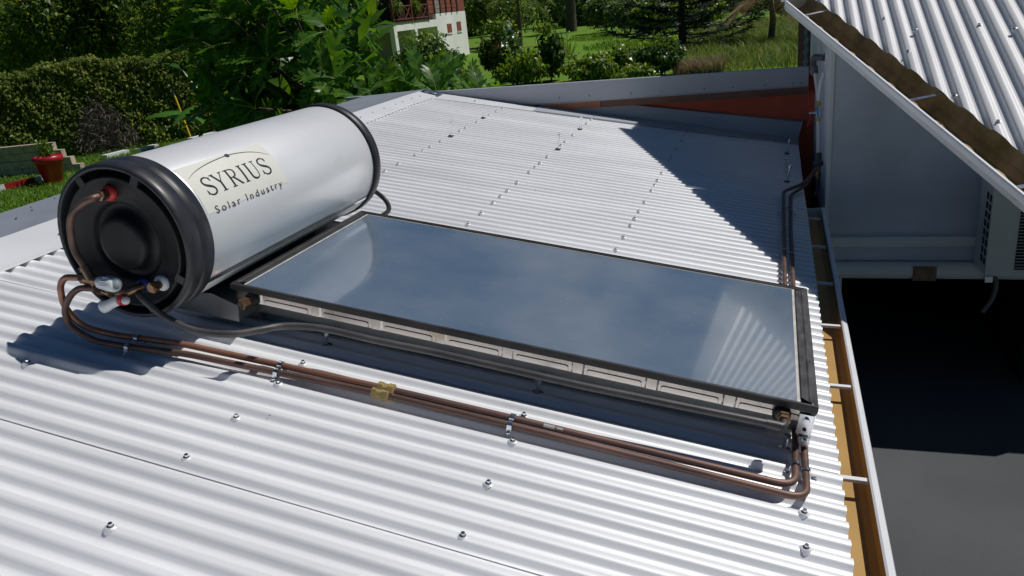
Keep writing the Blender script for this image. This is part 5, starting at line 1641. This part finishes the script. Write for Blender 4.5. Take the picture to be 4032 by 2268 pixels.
M['rail_wood'] = mat('rail_timber', (0.16, 0.065, 0.05), .6, 0, .3, var=(8, .2))
for z in (.92, 1.68):
    MB().box(FX - .05, FX + .05, 42.0, 47.4, z - .04, z + .04).build('balcony_rail', M['rail_wood'], fh)
for y in (42.1, 44.75, 47.35):
    MB().box(FX - .08, FX + .08, y - .08, y + .08, .7, 3.6 if y < 47 else 1.75).build('balcony_post', M['rail_wood'], fh)
for y0 in (42.2, 44.85):
    for k in range(3):
        a = y0 + k * .83
        if k == 1:
            for j in range(5):
                MB().box(FX - .02, FX + .02, a + .08 + j * .16, a + .12 + j * .16, .96, 1.64).build('baluster', M['rail_wood'], fh)
        else:
            MB().bar((FX, a + .03, .96), (FX, a + .8, 1.64), .05, .05, up=(1, 0, 0)).build('brace', M['rail_wood'], fh)
            MB().bar((FX + .01, a + .8, .96), (FX + .01, a + .03, 1.64), .05, .05, up=(1, 0, 0)).build('brace', M['rail_wood'], fh)
b = MB(); b.add([(FX + .7, 41.2, 3.5), (FX + .7, 54.6, 3.5), (FX - 3, 54.6, 5.2), (FX - 3, 41.2, 5.2), (FX - 6.7, 41.2, 3.5), (FX - 6.7, 54.6, 3.5)], [(0, 1, 2, 3), (3, 2, 5, 4)]); b.build('roof', M['fh_brick'], fh)
MB().box(FX - 6, FX - .02, 47.4, 54.1, 1.05, 3.5).build('upper_wall', M['fh_brick'], fh)
for (y, lab_) in ((42.5, 'hanging fern basket at the left end of the far balcony'), (45.2, 'hanging fern basket at the middle of the far balcony')):
    hb = thing('hanging_plant', lab_, 'plant', (FX + .1, y, 1.6), 'balcony hanging plants')
    foliage('fronds', [(FX + .15, y, 1.75, .3, .35, .35)], 220, .32, .12, 'leaf_lime', hb, (FX + .1, y, 1.6), shell=.9, hang=.9, droop=.6)
    MB().lathe([(.1, 0), (.16, .15), (.17, .16)], (FX + .15, y, 1.6), (0, 0, 1), 10).build('basket', M['wood_dark'], hb)

# small things on the far lawn
lp = thing('garden_light', 'thin garden light post with white top on the lawn', 'light post', (-8.27, 38, -2.0))
MB().tube([(-8.27, 38, -2.0), (-8.27, 38, -.62)], .025, 8).build('post', M['galv'], lp)
MB().bar((-8.4, 38, -.64), (-8.12, 38, -.54), .14, .05).build('lamp_head', M['white_plastic'], lp)
ag = thing('agave_plant', 'spiky sword-leaved plant beside the garden light', 'plant', (-8.5, 39, -2.0))
for i in range(22):
    a = i * 2.4; el = random.uniform(.7, 1.4); d = Vector((math.cos(a) * math.cos(el), math.sin(a) * math.cos(el), math.sin(el))); p = Vector((-8.5, 39, -2.0)); s = d.cross(Vector((0, 0, 1))).normalized() * .05
    b = MB(); b.add([p - s, p + s, p + d * .5 + s * 1.1, p + d * .5 - s * 1.1, p + d * random.uniform(.9, 1.15)], [(0, 1, 2, 3), (3, 2, 4)]); b.build('leaf', M['leaf_lime'], ag)
br = thing('water_drum', 'small blue and white drum near the far palm', 'drum', (-17.68, 57, -2.0))
MB().lathe([(.28, 0), (.3, .05), (.3, 1.35)], (-17.68, 57, -2.0), (0, 0, 1), 16).build('drum', mat('drum_blue', (.05, .16, .35), .4), br)
MB().lathe([(.305, 1.35), (.31, 1.9), (.2, 2.02)], (-17.68, 57, -2.0), (0, 0, 1), 16).build('drum_top', M['white_plastic'], br)
